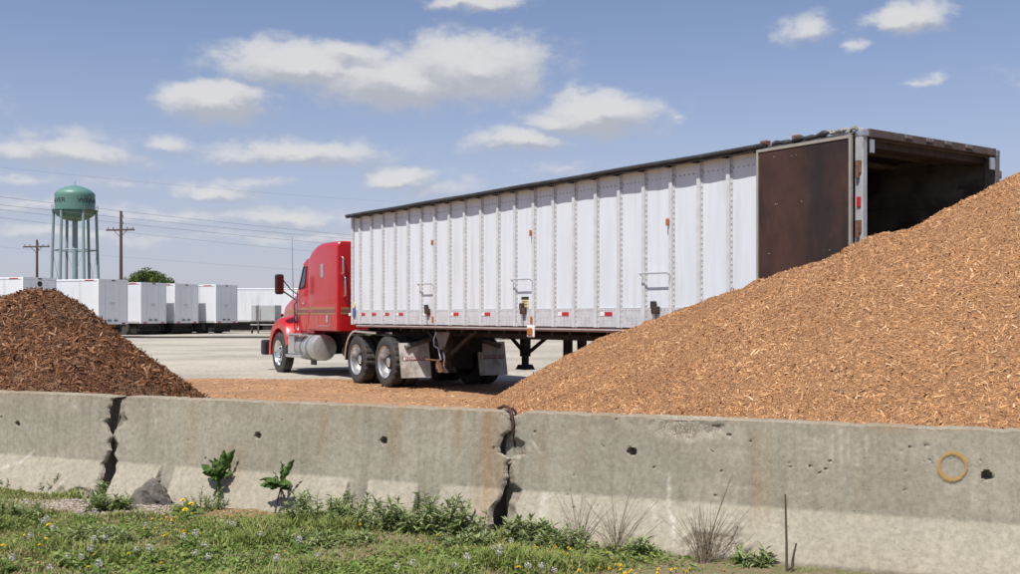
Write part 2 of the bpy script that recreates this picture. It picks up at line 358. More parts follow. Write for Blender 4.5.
def barrier(label, s0, s1, lend, rend, lkey=-.085, ragl=.03, ragr=.03, slots=(), holes=(), pits=0, spalls=(), rusts=(), scrapes=(), seed=1):
    L = s1 - s0; ns = int(L / .0115)
    zt = np.concatenate([np.linspace(ZB, ZT - .012, 76), [ZT - .004, ZT]])
    # ring parameter: front bottom -> top -> back bottom
    yt = np.linspace(-.06, .06, 8)
    rows_z = np.concatenate([zt, np.full(8, ZT), zt[::-1][::3]])
    side = np.concatenate([np.full(len(zt), -1), np.zeros(8), np.full(len(zt[::-1][::3]), 1)])
    yy = np.concatenate([-front_y(zt), yt, front_y(zt[::-1][::3])])
    yy[len(zt) - 1] += .008
    nr = len(rows_z); u = np.linspace(0, 1, ns)
    U, Z = np.meshgrid(u, rows_z, indexing='ij'); Y = np.repeat(yy[None], ns, 0).copy(); SD = np.repeat(side[None], ns, 0)
    le = interp(lend, rows_z); re = interp(rend, rows_z)
    jl = (fbm(rows_z * 14 + seed, rows_z * 0 + yy * 9, seed + 3) - .5) * ragl; jr = (fbm(rows_z * 14 - seed, yy * 9, seed + 5) - .5) * ragr
    a = s0 + le + jl; b_ = s1 + re + jr
    S = a[None] + (b_ - a)[None] * U
    wear = np.zeros((ns, nr, 3)); fr = SD <= 0
    # crumbled arrises at both broken ends and along the top edge
    for e in (S - a[None], b_[None] - S):
        br = np.clip(1 - e / (.012 + .05 * fbm(Z * 9, S * 3, seed + 9) ** 1.5), 0, 1)
        Y = Y * (1 - .22 * br ** 2); wear[..., 2] = np.maximum(wear[..., 2], sstep(.15, .6, br))
        Z = Z - .012 * br ** 2 * (Z > .7)
    tn = fbm(S * 9, S * 0 + 3, seed + 21)
    top = np.exp(-((Z - ZT) / .02) ** 2) * sstep(.50, .72, tn)
    Z = Z - .007 * top; wear[..., 2] = np.maximum(wear[..., 2], .6 * top)
    for (c, w) in slots:
        m_ = (SD < 0) & (Z < ZK + .004)
        half = w / 2 - .012 * (ZK - Z)
        off = S - c - .10 * (ZK - Z) * .3
        k = 1 - sstep(half - .001, half + .010, np.abs(off))
        Y = np.where(m_, Y * (1 - k) + (-upper_y(Z)) * k, Y)
    dn = fbm(S * 1.3, Z * 1.3 + 5, seed + 31) - .5; df = fbm(S * 11, Z * 11, seed + 37) - .5
    Y = Y + np.where(SD < 0, dn * .012 + df * .004, 0)
    front = SD < 0
    def dent(c, z, r, dep, ragged=.0):
        nonlocal Y, wear
        d = np.hypot(S - c, Z - z); rr = r * (1 + ragged * (fbm(S * 30, Z * 30, seed + 50) - .5) * 2)
        k = np.where(front, 1 - sstep(rr * .72, rr * 1.05, d), 0); Y = Y + dep * k
        return d, k
    for (c, z, r) in holes:
        d, k = dent(c, z, r, .075, .3)
        wear[..., 2] = np.maximum(wear[..., 2], np.where(front, .8 * (1 - sstep(r, r * 2.0, d + .03 * (fbm(S * 25, Z * 25, 3) - .5))), 0))
    rg = random.Random(seed)
    for _ in range(pits):
        c = rg.uniform(s0 + .1, s1 - .1); z = rg.uniform(.02, .78) if rg.random() < .4 else rg.gauss(.56, .12)
        dent(c, min(z, .78), rg.uniform(.005, .010), rg.uniform(.007, .016))
    for (c, z, rx, rz, dep) in spalls:
        d = np.hypot((S - c) / rx, (Z - z) / rz) + (fbm(S * 12, Z * 12, seed + 61) - .5) * .9
        k = np.where(front | (SD == 0), 1 - sstep(.6, 1.0, d), 0)
        Y = Y + np.where(front, (dep + .02 * (fbm(S * 22, Z * 22, seed + 66) - .5)) * k, 0); wear[..., 2] = np.maximum(wear[..., 2], k)
        Z = np.where(Z > ZT - .03, Z - .02 * k, Z)
    for (c, z0_, z1_, w, st) in rusts:
        wob = (fbm(Z * 3, Z * 0 + c * 5, seed + 71) - .5) * .04
        k = np.exp(-((S - c - wob) / (w * 1.5)) ** 2) * sstep(.2, .6, fbm(S * 22 + c, Z * 1.5, seed + 75)) * sstep(z0_ - .1, z0_ + .15, Z) * (1 - sstep(z1_ - .02, z1_ + .05, Z)) * (.3 + 1.1 * fbm(S * 16, Z * 2.5, seed + 73))
        wear[..., 0] = np.maximum(wear[..., 0], np.where(front, .75 * st * k, 0))
    tb = .55 * np.exp(-(ZT - Z) / .05) * fbm(S * 5, Z * 5, seed + 80); wear[..., 0] = np.maximum(wear[..., 0], np.where(fr, tb, 0))
    tb = .7 * np.exp(-np.clip(Z - .0, 0, 9) / .07) * fbm(S * 4, Z * 9, seed + 81); wear[..., 0] = np.maximum(wear[..., 0], np.where(front, tb * .4, 0))
    for pts, w, st in scrapes:
        for (p, q_) in zip(pts[:-1], pts[1:]):
            px_, pz_ = p; dx, dz = q_[0] - px_, q_[1] - pz_; l2 = dx * dx + dz * dz
            tt = np.clip(((S - px_) * dx + (Z - pz_) * dz) / l2, 0, 1); d = np.hypot(S - px_ - tt * dx, Z - pz_ - tt * dz) + (fbm(S * 40, Z * 14, seed + 91) - .5) * .02
            wear[..., 1] = np.maximum(wear[..., 1], np.where(front, st * .7 * (1 - sstep(w * .2, w, d)) * sstep(.25, .6, fbm(S * 30, Z * 30, seed + 97)), 0))
    V = np.stack([S, Y, Z], -1).reshape(-1, 3)
    i, j = np.meshgrid(np.arange(ns - 1), np.arange(nr - 1), indexing='ij'); i = i.ravel(); j = j.ravel()
    f = np.stack([i * nr + j, (i + 1) * nr + j, (i + 1) * nr + j + 1, i * nr + j + 1], 1)
    # end caps: strips joining front rows to back rows at equal height
    caps = []; half = nr // 2
    # (a tongue on one end sits in the keyway of its neighbour)
    for base, sg in ((0, lkey), ((ns - 1) * nr, -.10)):
        e = V[base:base + nr].copy(); e[:, 1] *= (.3 if abs(sg) < .09 else .7); e[:, 0] += sg; e[:, 2] = ZB + (e[:, 2] - ZB) * .97
        o0 = len(V); V = np.vstack([V, e])
        for k in range(nr - 1): caps.append([base + k, base + k + 1, o0 + k + 1, o0 + k])
        for k in range(half - 1): caps.append([o0 + k, o0 + k + 1, o0 + nr - 2 - k, o0 + nr - 1 - k])
    wv = np.zeros((len(V), 4)); wv[:, 3] = 1; wv[:ns * nr, :3] = wear.reshape(-1, 3)
    f = np.vstack([f, np.array(caps)])
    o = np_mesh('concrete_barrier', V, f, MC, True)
    me = o.data; bm = bmesh.new(); bm.from_mesh(me); bmesh.ops.recalc_face_normals(bm, faces=bm.faces); bm.to_mesh(me); bm.free()
    me.set_sharp_from_angle(angle=R(38))
    at_ = me.attributes.new('wear', 'FLOAT_COLOR', 'POINT')
    at_.data.foreach_set('color', wv.astype(np.float32).ravel())
    o.location = BO; o.rotation_euler = (0, 0, BRZ)
    return tag(o, label, 'concrete barrier', 'concrete barriers between the verge and the yard')
c1l = [(-.07, .0), (.81, 0)]
c1r = [(.81, .00), (.66, -.05), (.60, -.07), (.55, -.02), (.42, -.02), (.34, -.03), (.28, -.06), (.22, -.02), (.1, -.0), (-.07, .03)]
c2l = [(.81, .03), (.66, .03), (.62, .05), (.55, -.03), (.3, -.01), (.25, -.01), (.05, .0), (-.07, -.01)]
c2r = [(.81, -.01), (.68, .0), (.645, -.055), (.53, -.06), (.50, 0), (.32, .008), (.25, -.03), (.19, -.065), (-.07, -.085)]
c3l = [(.81, .10), (.76, .05), (.70, .03), (.64, .035), (.615, .085), (.53, .09), (.50, .02), (.34, .024), (.30, .085), (.21, .09), (.1, .05), (-.07, .05)]
barrier('pale concrete barrier at the far left with a broken right end', -6.9, -3.38, c1l, c1r, ragr=.09, holes=[(-4.38, .55, .022)], pits=5,
        spalls=[(-3.52, .03, .28, .09, .03)], rusts=[(-4.75, .6, .78, .10, .7), (-5.3, .2, .8, .08, .3)], scrapes=[([(-4.55, .16), (-4.28, .25), (-4.18, .34)], .02, .8), ([(-3.85, .68), (-3.72, .74)], .012, .7), ([(-4.9, .05), (-4.6, .17)], .015, .6), ([(-3.82, .05), (-3.70, .2)], .012, .5)], seed=3)
bar2 = barrier('stained middle concrete barrier with three slots in its foot', -3.30, .03, c2l, c2r, ragl=.08, ragr=.075, slots=[(-2.79, .13), (-1.10, .145), (-.54, .155)], holes=[(-1.98, .56, .024), (-.92, .57, .028)], pits=10,
        spalls=[(.02, .80, .07, .03, .01)], rusts=[(-1.43, .42, .82, .035, 1.0), (-1.15, .5, .82, .03, .5), (-.83, .40, .82, .045, .6), (-.33, .5, .82, .045, .9), (-.10, .05, .8, .07, .8), (-2.2, .1, .5, .12, .3), (-2.6, .3, .8, .08, .35)],
        scrapes=[([(-2.98, .76), (-2.93, .6), (-3.0, .5), (-3.06, .38)], .010, .7), ([(-2.82, .30), (-2.78, .2)], .03, .45), ([(-.6, .02), (-.45, .1)], .03, .35)], seed=11)
barrier('long right hand concrete barrier marked with an orange painted ring', .03, 4.6, c3l, c1l, ragl=.075, holes=[(.88, .585, .027), (2.93, .555, .029)], pits=48,
        spalls=[(1.20, .765, .26, .10, .016), (1.45, .03, .30, .14, .026)], rusts=[(.55, .45, .8, .05, .4), (1.7, .2, .75, .04, .5), (2.3, .3, .8, .06, .3), (.3, .4, .8, .05, .35)],
        scrapes=[([(1.12, .46), (1.13, .3), (1.18, .14), (1.2, .06)], .020, .95), ([(1.34, .24), (1.28, .14), (1.22, .08)], .014, .9), ([(.30, .28), (.33, .1), (.27, .0)], .035, .6), ([(.20, .62), (.26, .55)], .016, .6), ([(1.0, .3), (1.06, .2)], .016, .5), ([(1.45, .42), (1.62, .40)], .008, .6)]
        + [([(x, .765), (x + .005, .60 - .02 * (k % 2))], .013, .50) for k, x in enumerate((2.10, 2.15, 2.19, 2.24, 2.29, 2.34))] + [([(1.9, z), (2.0, z)], .007, .35) for z in (.72, .69, .66, .63, .60)], seed=23)
bar3 = [o for o in COL.objects if o.name.startswith('concrete_barrier')][-1]
# orange ring sprayed on the right barrier
def ring_mat():
    m = bpy.data.materials.new('orange_spray_paint'); m.use_nodes = True; t = NT(m.node_tree); b = t.t.nodes['Principled BSDF']
    oc = t.n('ShaderNodeTexCoord').outputs['Object']
    t.l(t.mix(t.ramp(t.noise(oc, 40, 5, .7), .35, .7), (.45, .25, .055, 1), (.36, .24, .11, 1)), b.inputs['Base Color']); b.inputs['Roughness'].default_value = .9
    at_ = t.n('ShaderNodeAttribute'); at_.attribute_name = 'cover'
    a = t.m('MULTIPLY', at_.outputs['Fac'], 1.0); a = t.ramp(t.m('ADD', a, t.m('MULTIPLY', t.m('SUBTRACT', t.noise(oc, 70, 5, .7), .5), 1.1)), .26, .90, 0, .85)
    t.l(a, b.inputs['Alpha']); return m
rv = []; rf = []; cov = []; nn = 64; rc, rzc, rad = 2.755, .60, .074
for i in range(nn):
    a = i * 2 * PI / nn
    for j in range(7):
        w = (.009 + .007 * math.sin(a + .6) ** 2); r = rad * (1 + .03 * math.sin(2 * a)) + (j / 6 - .5) * 2 * w * 1.6
        s = rc + r * math.cos(a) * .95; z = rzc + r * math.sin(a)
        rv.append((s, -float(upper_y(z)) - .0085, z)); cov.append(1 - abs(j / 6 - .5) * 1.7)
rf = [(i * 7 + j, (i + 1) % nn * 7 + j, (i + 1) % nn * 7 + j + 1, i * 7 + j + 1) for i in range(nn) for j in range(6)]
rg_ = MB().add(rv, rf).build('painted_ring', ring_mat(), bar3)
rg_.data.attributes.new('cover', 'FLOAT', 'POINT').data.foreach_set('value', cov)
# bent rusty bar at the joint
tb = MB(); tb.tube([(-.10, .03, .815), (-.05, .01, .835), (0, -.03, .832), (.035, -.06, .80), (.052, -.075, .74), (.055, -.07, .66), (.05, -.03, .60), (.03, .02, .5)], .012, 8)
tb.tube([(.03, -.04, .83), (.05, -.02, .80), (.07, -.03, .72), (.065, -.02, .62)], .010, 8)
tb.build('rebar_loop', M['rebar'], bar2, 50)

# ------------------------------------------------------------------ wood chip heaps
def chips(name, pos, nrm, m, lmin, lmax, flat=.5, wr=.24):
    n = len(pos)
    L = np.clip(rng.lognormal(math.log(lmin * .45 + lmax * .55) - .25, .50, n), lmin * .45, lmax * 1.9); Wd = L * rng.uniform(wr * .6, wr * 1.4, n); T = Wd * rng.uniform(.22, .5, n)
    yaw = rng.uniform(0, 2 * PI, n); tl = rng.normal(0, flat, n); rl = rng.normal(0, flat, n)
    h = np.where(np.abs(nrm[:, 2:3]) < .9, [[0, 0, 1.]], [[1., 0, 0]])
    t1 = np.cross(nrm, h); t1 /= np.linalg.norm(t1, axis=1, keepdims=True); t2 = np.cross(nrm, t1)
    cy, sy = np.cos(yaw)[:, None], np.sin(yaw)[:, None]
    a = t1 * cy + t2 * sy; b = -t1 * sy + t2 * cy; c = nrm.copy()
    ct, st = np.cos(tl)[:, None], np.sin(tl)[:, None]; a, c = a * ct + c * st, -a * st + c * ct
    cr, sr = np.cos(rl)[:, None], np.sin(rl)[:, None]; b, c = b * cr + c * sr, -b * sr + c * cr
    a = a * (L / 2)[:, None]; b = b * (Wd / 2)[:, None]; c = c * (T / 2)[:, None]
    p = pos + nrm * (T * .3)[:, None]
    k = rng.uniform(-.25, .25, n)[:, None]
    v = np.stack([p - a + b * .6, p - a * .95 - b * .7, p + a * .95 + b * .8, p + a - b * .5, p + c + a * k], 1).reshape(-1, 3)
    f0 = np.array([[0, 1, 4], [1, 3, 4], [3, 2, 4], [2, 0, 4], [1, 0, 3], [0, 2, 3]])
    f = (f0[None] + (np.arange(n) * 5)[:, None, None]).reshape(-1, 3)
    o = np_mesh(name, v, f, m); return o
class Heap:
    def __init__(s, crest, x0, x1, y0, y1, st, kn, kf, seed, lump):
        s.x0, s.y0, s.st = x0, y0, st
        c = np.array(crest); t = np.linspace(0, len(c) - 1, 90); c = np.stack([np.interp(t, np.arange(len(c)), c[:, k]) for k in range(3)], 1)
        gx, gy = np.arange(x0, x1, st), np.arange(y0, y1, st); s.X, s.Y = np.meshgrid(gx, gy, indexing='ij'); H = np.full(s.X.shape, -9.)
        for (cx, cy, cz) in c:
            d = np.hypot(s.X - cx, s.Y - cy); far = (s.Y - cy) * .85 + (s.X - cx) * .5
            k = kn + (kf - kn) * sstep(-.3, .6, far / (d + .05))
            H = np.maximum(H, cz - k * (np.sqrt(d * d + .01) - .1))
        H += (fbm(s.X * .9, s.Y * .9, seed) - .5) * lump + (fbm(s.X * 3.1, s.Y * 3.1, seed + 4) - .5) * lump * .45 + (fbm(s.X * 9, s.Y * 9, seed + 8) - .5) * .05
        sd = (s.X - BO.x) * -NRM.x + (s.Y - BO.y) * -NRM.y; H = np.minimum(H, .66 + np.clip(sd - .1, 0, 99) * .62)           # distance behind the barrier line
        s.H = np.where(sd < 0, -1, H); s.sd = sd
    def h(s, x, y):
        fx = np.clip((x - s.x0) / s.st, 0, s.X.shape[0] - 1.001); fy = np.clip((y - s.y0) / s.st, 0, s.X.shape[1] - 1.001)
        i, j = fx.astype(int), fy.astype(int); u, v = fx - i, fy - j; H = s.H
        return (H[i, j] * (1 - u) + H[i + 1, j] * u) * (1 - v) + (H[i, j + 1] * (1 - u) + H[i + 1, j + 1] * u) * v
    def mesh(s, name, m):
        nx, ny = s.X.shape; i, j = np.meshgrid(np.arange(nx - 1), np.arange(ny - 1), indexing='ij'); i, j = i.ravel(), j.ravel()
        f = np.stack([i * ny + j, (i + 1) * ny + j, (i + 1) * ny + j + 1, i * ny + j + 1], 1)
        f = f[(s.H.ravel()[f] > -.03).any(1) & (s.sd.ravel()[f] > -.03).all(1)]
        return np_mesh(name, np.stack([s.X, s.Y, np.maximum(s.H, -.15)], -1).reshape(-1, 3), f, m, True)
    def sample(s, n, x0, x1, y0, y1, keep=None):
        x = rng.uniform(x0, x1, n); y = rng.uniform(y0, y1, n); z = s.h(x, y)
        ok = (z > .0) & ((x - BO.x) * -NRM.x + (y - BO.y) * -NRM.y > .13)
        if keep is not None: ok &= keep(x, y, z)
        x, y, z = x[ok], y[ok], z[ok]; e = .07
        gx = (s.h(x + e, y) - s.h(x - e, y)) / (2 * e); gy = (s.h(x, y + e) - s.h(x, y - e)) / (2 * e)
        nr = np.stack([-gx, -gy, np.ones_like(x)], 1); nr /= np.linalg.norm(nr, axis=1, keepdims=True)
        return np.stack([x, y, z], 1), nr
def heap_mat(name, a, b, c):
    m = bpy.data.materials.new(name); m.use_nodes = True; t = NT(m.node_tree); bs = t.t.nodes['Principled BSDF']
    p = t.n('ShaderNodeNewGeometry').outputs['Position']
    v = t.n('ShaderNodeTexVoronoi'); t.l(t.vm('ADD', t.vm('MULTIPLY', p, (1, 1, 2)), t.vm('MULTIPLY', t.noise(p, 20, 3, .6, True), (.08, .08, .08))), v.inputs['Vector']); v.inputs['Scale'].default_value = 42
    cc = t.mix(t.ramp(v.outputs['Color'], .2, .8), c4(a), c4(b)); cc = t.mix(t.ramp(v.outputs['Distance'], .3, .9), cc, c4(c))
    t.l(cc, bs.inputs['Base Color']); bs.inputs['Roughness'].default_value = .95
    bn = t.n('ShaderNodeBump'); bn.inputs['Strength'].default_value = 1; bn.inputs['Distance'].default_value = .03; bn.invert = True
    t.l(v.outputs['Distance'], bn.inputs['Height']); t.l(bn.outputs[0], bs.inputs['Normal']); return m
big = [at(470, 408, 17.3), at(500, 394, 16.6), at(520, 384, 16), at(560, 362, 15), at(600, 338.5, 14), at(650, 318, 13), at(700, 298, 12.2), at(780, 271, 11.2), at(868, 243, 10.5), at(886, 229, 10.2), at(905, 225, 10.0),
       at(935, 220, 9.8), at(965, 203, 9.7), at(1000, 179, 9.5), at(1022, 170, 9.4), at(1080, 150, 9.2), at(1150, 130, 9), at(1300, 90, 8.8), at(1500, 90, 8.9), at(1800, 150, 9.4)]
HB = Heap([(p.x, p.y, p.z - .04) for p in big], -2.5, 14, 4.2, 20, .06, .60, .80, 5, .17)
tan_ = [(.28, .125, .052), (.46, .236, .104), (.53, .292, .136), (.59, .35, .172), (.49, .255, .114), (.40, .20, .088), (.74, .52, .32)]
MBIG = mat('fresh_wood_chips', (.4, .2, .1), .85, 0, .16, 1.4, (.38, .185, .085), 1.1, (.48, .74), island=tan_, spec=.2)
hb = HB.mesh('wood_chip_pile', heap_mat('fresh_chip_bed', (.40, .20, .088), (.49, .26, .12), (.20, .095, .042)))
tag(hb, 'big heap of fresh orange tan wood chips spilling from the trailer', 'wood chip pile')
def near_keep(x, y, z): return (y < 13.5) & (rng.random(len(x)) < np.clip(1.15 - (y - 6) * .075, .3, 1)) & (x < .58 * y + 1.6)
p1, n1 = HB.sample(800000, -2, 9, 4.6, 19, lambda x, y, z: (rng.random(len(x)) < np.clip(1.2 - (y - 6) * .07, .35, 1)) & (x < .55 * y + 1.2))
cp = chips('chip', p1, n1, MBIG, .015, .038, .40); cp.parent = hb; cp['kind'] = 'stuff'
sm = [at(-260, 395, 16.5), at(-160, 345, 16.4), at(-60, 312, 16.4), at(-15, 299, 16.5), at(12, 291, 16.5), at(33, 286.5, 16.5), at(50, 289, 16.5), at(60, 295, 16.5)]
HS = Heap([(p.x, p.y, p.z - .03) for p in sm], -15.5, -3.5, 9, 22, .06, .80, .80, 9, .20)
brn = [(.05, .018, .008), (.13, .052, .022), (.195, .085, .038), (.26, .13, .064), (.15, .062, .027), (.42, .26, .15)]
MSM = mat('dark_bark_mulch', (.1, .05, .03), .85, 0, .2, 1.2, (.21, .125, .08), .8, (.48, .68), island=brn, spec=.2)
hs_ = HS.mesh('bark_mulch_pile', heap_mat('mulch_bed', (.08, .034, .016), (.14, .06, .028), (.035, .015, .008)))
tag(hs_, 'heap of dark brown bark mulch behind the left barrier', 'mulch pile')
p2, n2 = HS.sample(215000, -12.5, -4.3, 11.5, 19.2)
cp2 = chips('chip', p2, n2, MSM, .035, .095, .5); cp2.parent = hs_; cp2['kind'] = 'stuff'
# loose chips scattered over the yard between the two heaps
x = rng.uniform(-9, 3.5, 130000); y = rng.uniform(9, 24.4, 130000)
sdl = (x - BO.x) * -NRM.x + (y - BO.y) * -NRM.y
k = (sdl > .35) & (rng.random(len(x)) < (.15 + .85 * sstep(.35, .7, fbm(x * .8, y * 1.6, 77)))) & ((y > 13) | (rng.random(len(x)) < .25))
x, y = x[k][:30000], y[k][:30000]
up_ = np.tile([[0, 0, 1.]], (len(x), 1))
lit_ = chips('wood_chip_litter', np.stack([x, y, np.full(len(x), .008)], 1), up_, MBIG, .025, .07, .22)
tag(lit_, 'loose wood chips scattered on the ground between the two heaps', 'wood chips', kind='stuff')

# ------------------------------------------------------------------ the chip trailer
TRZ = math.atan2(-.819, .574); TL, TW, TZ0, TZ1 = 12.87, 2.72, 1.25, 3.52
TO = Vector((-3.35, 22.68, 0))
tr = thing('semi_trailer', 'long white ribbed chip trailer with open rear and dark tarp roof', 'semi trailer', TO, TRZ)
def tt(px): return (22.68 - 12.14 * 1104 / (px + 239)) / .819           # metres behind the trailer's nose for a photo column
posts = [tt(p) for p in (360, 371.4, 382.8, 395, 408, 421.3, 434.8, 449.5, 464.7, 481, 498, 515, 533.7, 553.5, 574, 596, 619.3, 644, 671.3, 699.2, 728.8, 760.5, 794)]
edges = [0.06] + posts + [TL - .16]
ZBAND = 1.55
pan = {}
for i, (a, b) in enumerate(zip(edges[:-1], edges[1:])):
    m_ = MB().box(a + .03, b - .03, .012 + .004 * (i % 3 == 1), .035, ZBAND, TZ1 - .02)
    m_.k = 1
    xx = a + .07
    while xx < b - .06:
        m_.lathe([(0, .004), (.008, .006), (.011, .014)], 6, 'y', (xx, 0, TZ1 - .17)); xx += .085
    m_.k = 1
    m_.build('side_panel', [M['white'], M['rivet']], tr)
    lb = MB().box(a + .03, b - .03, .000, .035, TZ0 + .02, ZBAND - .004); lb.k = 1
    xx = a + .07
    while xx < b - .05:
        lb.lathe([(0, -.006), (.008, -.004), (.010, .004)], 6, 'y', (xx, 0, ZBAND - .03)); xx += .07
    for xo in (.32, .5, .68):
        for zz in range(3): lb.lathe([(0, -.006), (.007, -.004), (.009, .004)], 6, 'y', (a + (b - a) * xo, 0, TZ0 + .07 + zz * .045))
    lb.build('lower_band', [M['band'], M['rivet']], tr)
for p in posts:
    m_ = MB().box(p - .036, p + .028, -.022, .036, TZ0 + .015, TZ1 - .03); m_.box(p - .055, p + .060, .002, .036, TZ0 + .01, TZ1 - .04); m_.k = 1
    for z in np.arange(TZ0 + .1, TZ1 - .08, .075):
        m_.box(p + .036, p + .054, -.002, .004, z - .011, z + .011)
    m_.build('side_post', [M['post'], M['rivet']], tr)
c_ = MB().box(-.01, .075, -.02, .06, TZ0, TZ1); c_.k = 1
for z in np.arange(TZ0 + .1, TZ1 - .1, .09): c_.box(.05, .066, -.026, -.018, z - .01, z + .01)
c_.build('front_corner_post', [M['post'], M['rivet']], tr)
MB().box(-.01, .03, .06, TW - .06, TZ0, TZ1).build('front_wall', M['white'], tr)
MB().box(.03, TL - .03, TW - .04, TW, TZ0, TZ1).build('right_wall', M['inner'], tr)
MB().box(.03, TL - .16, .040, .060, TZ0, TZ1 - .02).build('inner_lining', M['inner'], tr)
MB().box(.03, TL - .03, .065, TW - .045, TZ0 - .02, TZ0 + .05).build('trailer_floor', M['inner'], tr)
MB().box(.0, TL, -.035, .06, TZ1 - .03, TZ1 + .03).build('top_rail', M['alu'], tr)
MB().box(.0, TL, TW - .06, TW + .03, TZ1 - .03, TZ1 + .03).build('top_rail', M['alu'], tr)
MB().box(.25, TL - .05, -.03, .06, TZ0 - .055, TZ0 - .0).build('bottom_rail', mat('dull_red_rail', (.20, .09, .085), .6, .1, .2, 6), tr)
MB().box(.25, TL - .05, -.037, -.031, TZ0 - .03, TZ0 - .012).build('reflective_strip', mat('grey_strip', (.5, .48, .46), .5), tr)
for yv in (.75, 1.85): MB().box(.5, TL - .4, yv - .06, yv + .06, TZ0 - .22, TZ0 - .03).build('frame_beam', M['darksteel'], tr)
cm = MB()
for xx in np.arange(.6, TL - .4, .45): cm.box(xx - .03, xx + .03, .08, TW - .08, TZ0 - .12, TZ0 - .021)
cm.build('floor_joists', M['darksteel'], tr)
# roof bows and the tarpaulin over them
for xx in np.arange(1, TL - .6, 1.15): MB().tube([(xx, .03, TZ1 + .02), (xx, TW / 2, TZ1 + .035), (xx, TW - .03, TZ1 + .02)], .02, 6).build('roof_bow', M['steel'], tr)
nx, ny = 130, 24; vs = []; fs = []
for i in range(nx + 1):
    for j in range(ny + 1):
        xx = -.03 + i / nx * (TL - .08); v = j / ny; yy = -.13 + v * (TW + .165)
        z = TZ1 + .035 + .012 * math.sin(PI * v) + .010 * math.sin(xx * 5.5) * math.sin(PI * v) + .006 * math.sin(xx * 13 + v * 9)
        if j == 0: z -= .062 + .0015 * math.sin(xx * 2.1)
        if j == ny: z -= .06
        vs.append((xx, yy, z))
for i in range(nx):
    for j in range(ny):
        xc = -.03 + (i + .5) / nx * (TL - .08); yc = -.13 + (j + .5) / ny * (TW + .165)
        if TL - .52 < xc < TL - .2 and .92 < yc < 1.08: continue
        fs.append((i * (ny + 1) + j, (i + 1) * (ny + 1) + j, (i + 1) * (ny + 1) + j + 1, i * (ny + 1) + j + 1))
tp = MB().add(vs, fs).build('roof_tarp', M['tarp'], tr, 40)
so_ = tp.modifiers.new('thick', 'SOLIDIFY'); so_.thickness = .008
rl = MB(); rl.tube([(xx, -.110 + .002 * math.sin(xx * 1.3), TZ1 + .022 + .003 * math.sin(xx * 2.3)) for xx in np.arange(-.05, TL - 1.3, .12)], .035, 8); rl.build('tarp_roll', M['tarp'], tr, 60)
for xx in (TL - 1.45, TL - .95): MB().box(xx - .05, xx + .05, -.08, .02, TZ1 + .03, TZ1 + .10).build('tarp_hook', M['rust'], tr, bevel=.015)
for p in posts: MB().box(p - .03, p + .03, -.10, -.03, TZ1 - .045, TZ1 - .02).build('tarp_clip', M['black'], tr)
tn = MB(); tn.tube([(TL - 1.32 + k * .06, -.045 + .012 * math.sin(k * 1.7), TZ1 + .03 + .012 * math.sin(k * 1.1) + .0015 * k) for k in range(15)], [.032 + .012 * math.sin(k * 2.1) for k in range(15)], 7); tn.build('bunched_tarp', M['tarp'], tr, 60)
tw_ = MB(); tw_.tube([(TL - .5 + k * .035, -.04 + .02 * math.sin(k * 2.3), TZ1 + .055 + .02 * math.sin(k * 1.9)) for k in range(13)], [.022 + .014 * math.sin(k * 2.9) for k in range(13)], 5); tw_.build('torn_liner', mat('dirty_canvas', (.30, .28, .22), .9, 0, .3, 10), tr, 60)
# red and white conspicuity tape, lamps, rungs, catches, notices
for px in (354.5, 365, 376, 389, 403, 430.5, 458.5, 490, 568.5, 612):
    t_ = tt(px)
    MB().box(t_ - .17, t_, -.005, -.001, 1.435, 1.495).build('red_reflector', M['redlens'], tr)
    MB().box(t_ - .27, t_ - .175, -.005, -.001, 1.437, 1.493).build('white_reflector', M['whitedec'], tr)
MB().box(.08, .16, -.028, -.022, 1.60, 1.72).build('sticker', M['yellowdec'], tr); MB().box(.08, .19, -.028, -.022, 1.42, 1.58).build('sticker', M['bluedec'], tr)
MCATCH = mat('dark_rusty_catch', (.05, .033, .025), .8, .1, .3, 20, (.11, .07, .05), 12, (.5, .7))
for pl, zt_ in ((5, 2.80), (11, 2.78), (17, 2.73)):
    a, b = posts[pl], posts[pl + 1]
    zr = 2.03
    r_ = MB(); r_.tube([(a + .0, -.035, zr - .03), (a + .0, -.09, zr), (b - .0, -.09, zr), (b - .0, -.035, zr - .03)], .010, 7); r_.build('step_rung', M['alu'], tr, 50)
    h = MB(); h.box(a + .17, a + .26, -.05, -.001, 1.54, 1.645); h.box(a + .20, a + .33, -.06, -.001, 1.47, 1.57); h.build('door_catch', MCATCH, tr, bevel=.01)
    MB().box(a + .22, a + .25, -.03, -.001, 1.30, 1.47).build('catch_rod', M['alu'], tr)
    MB().box(b - .07, b - .012, -.05, -.031, zt_ - .05, zt_ + .05).build('side_marker', M['amber'], tr, bevel=.008)
    MB().box(b - .05, b - .0, -.05, -.031, 1.30, 1.43).build('side_marker', M['amber'], tr, bevel=.012)
a = posts[11]
MB().box(a + .17, a + .37, .004, .008, 1.56, 1.70).build('notice', M['yellowdec'], tr); MB().box(a + .17, a + .37, .004, .0075, 1.702, 1.75).build('notice', M['black'], tr)
nl = MB()
for q in range(5): nl.box(a + .19, a + .35 - .03 * (q % 2), .0015, .0035, 1.575 + q * .025, 1.582 + q * .025)
nl.build('notice_print', M['dark_letter'], tr)
t_ = tt(533)
MB().box(t_ - .10, t_ + .10, -.06, -.032, 1.09, 1.28).build('lamp_bracket', M['whitedec'], tr, bevel=.02); MB().box(t_ - .065, t_ + .065, -.085, -.058, 1.12, 1.24).build('turn_lamp', M['amber'], tr, bevel=.025)
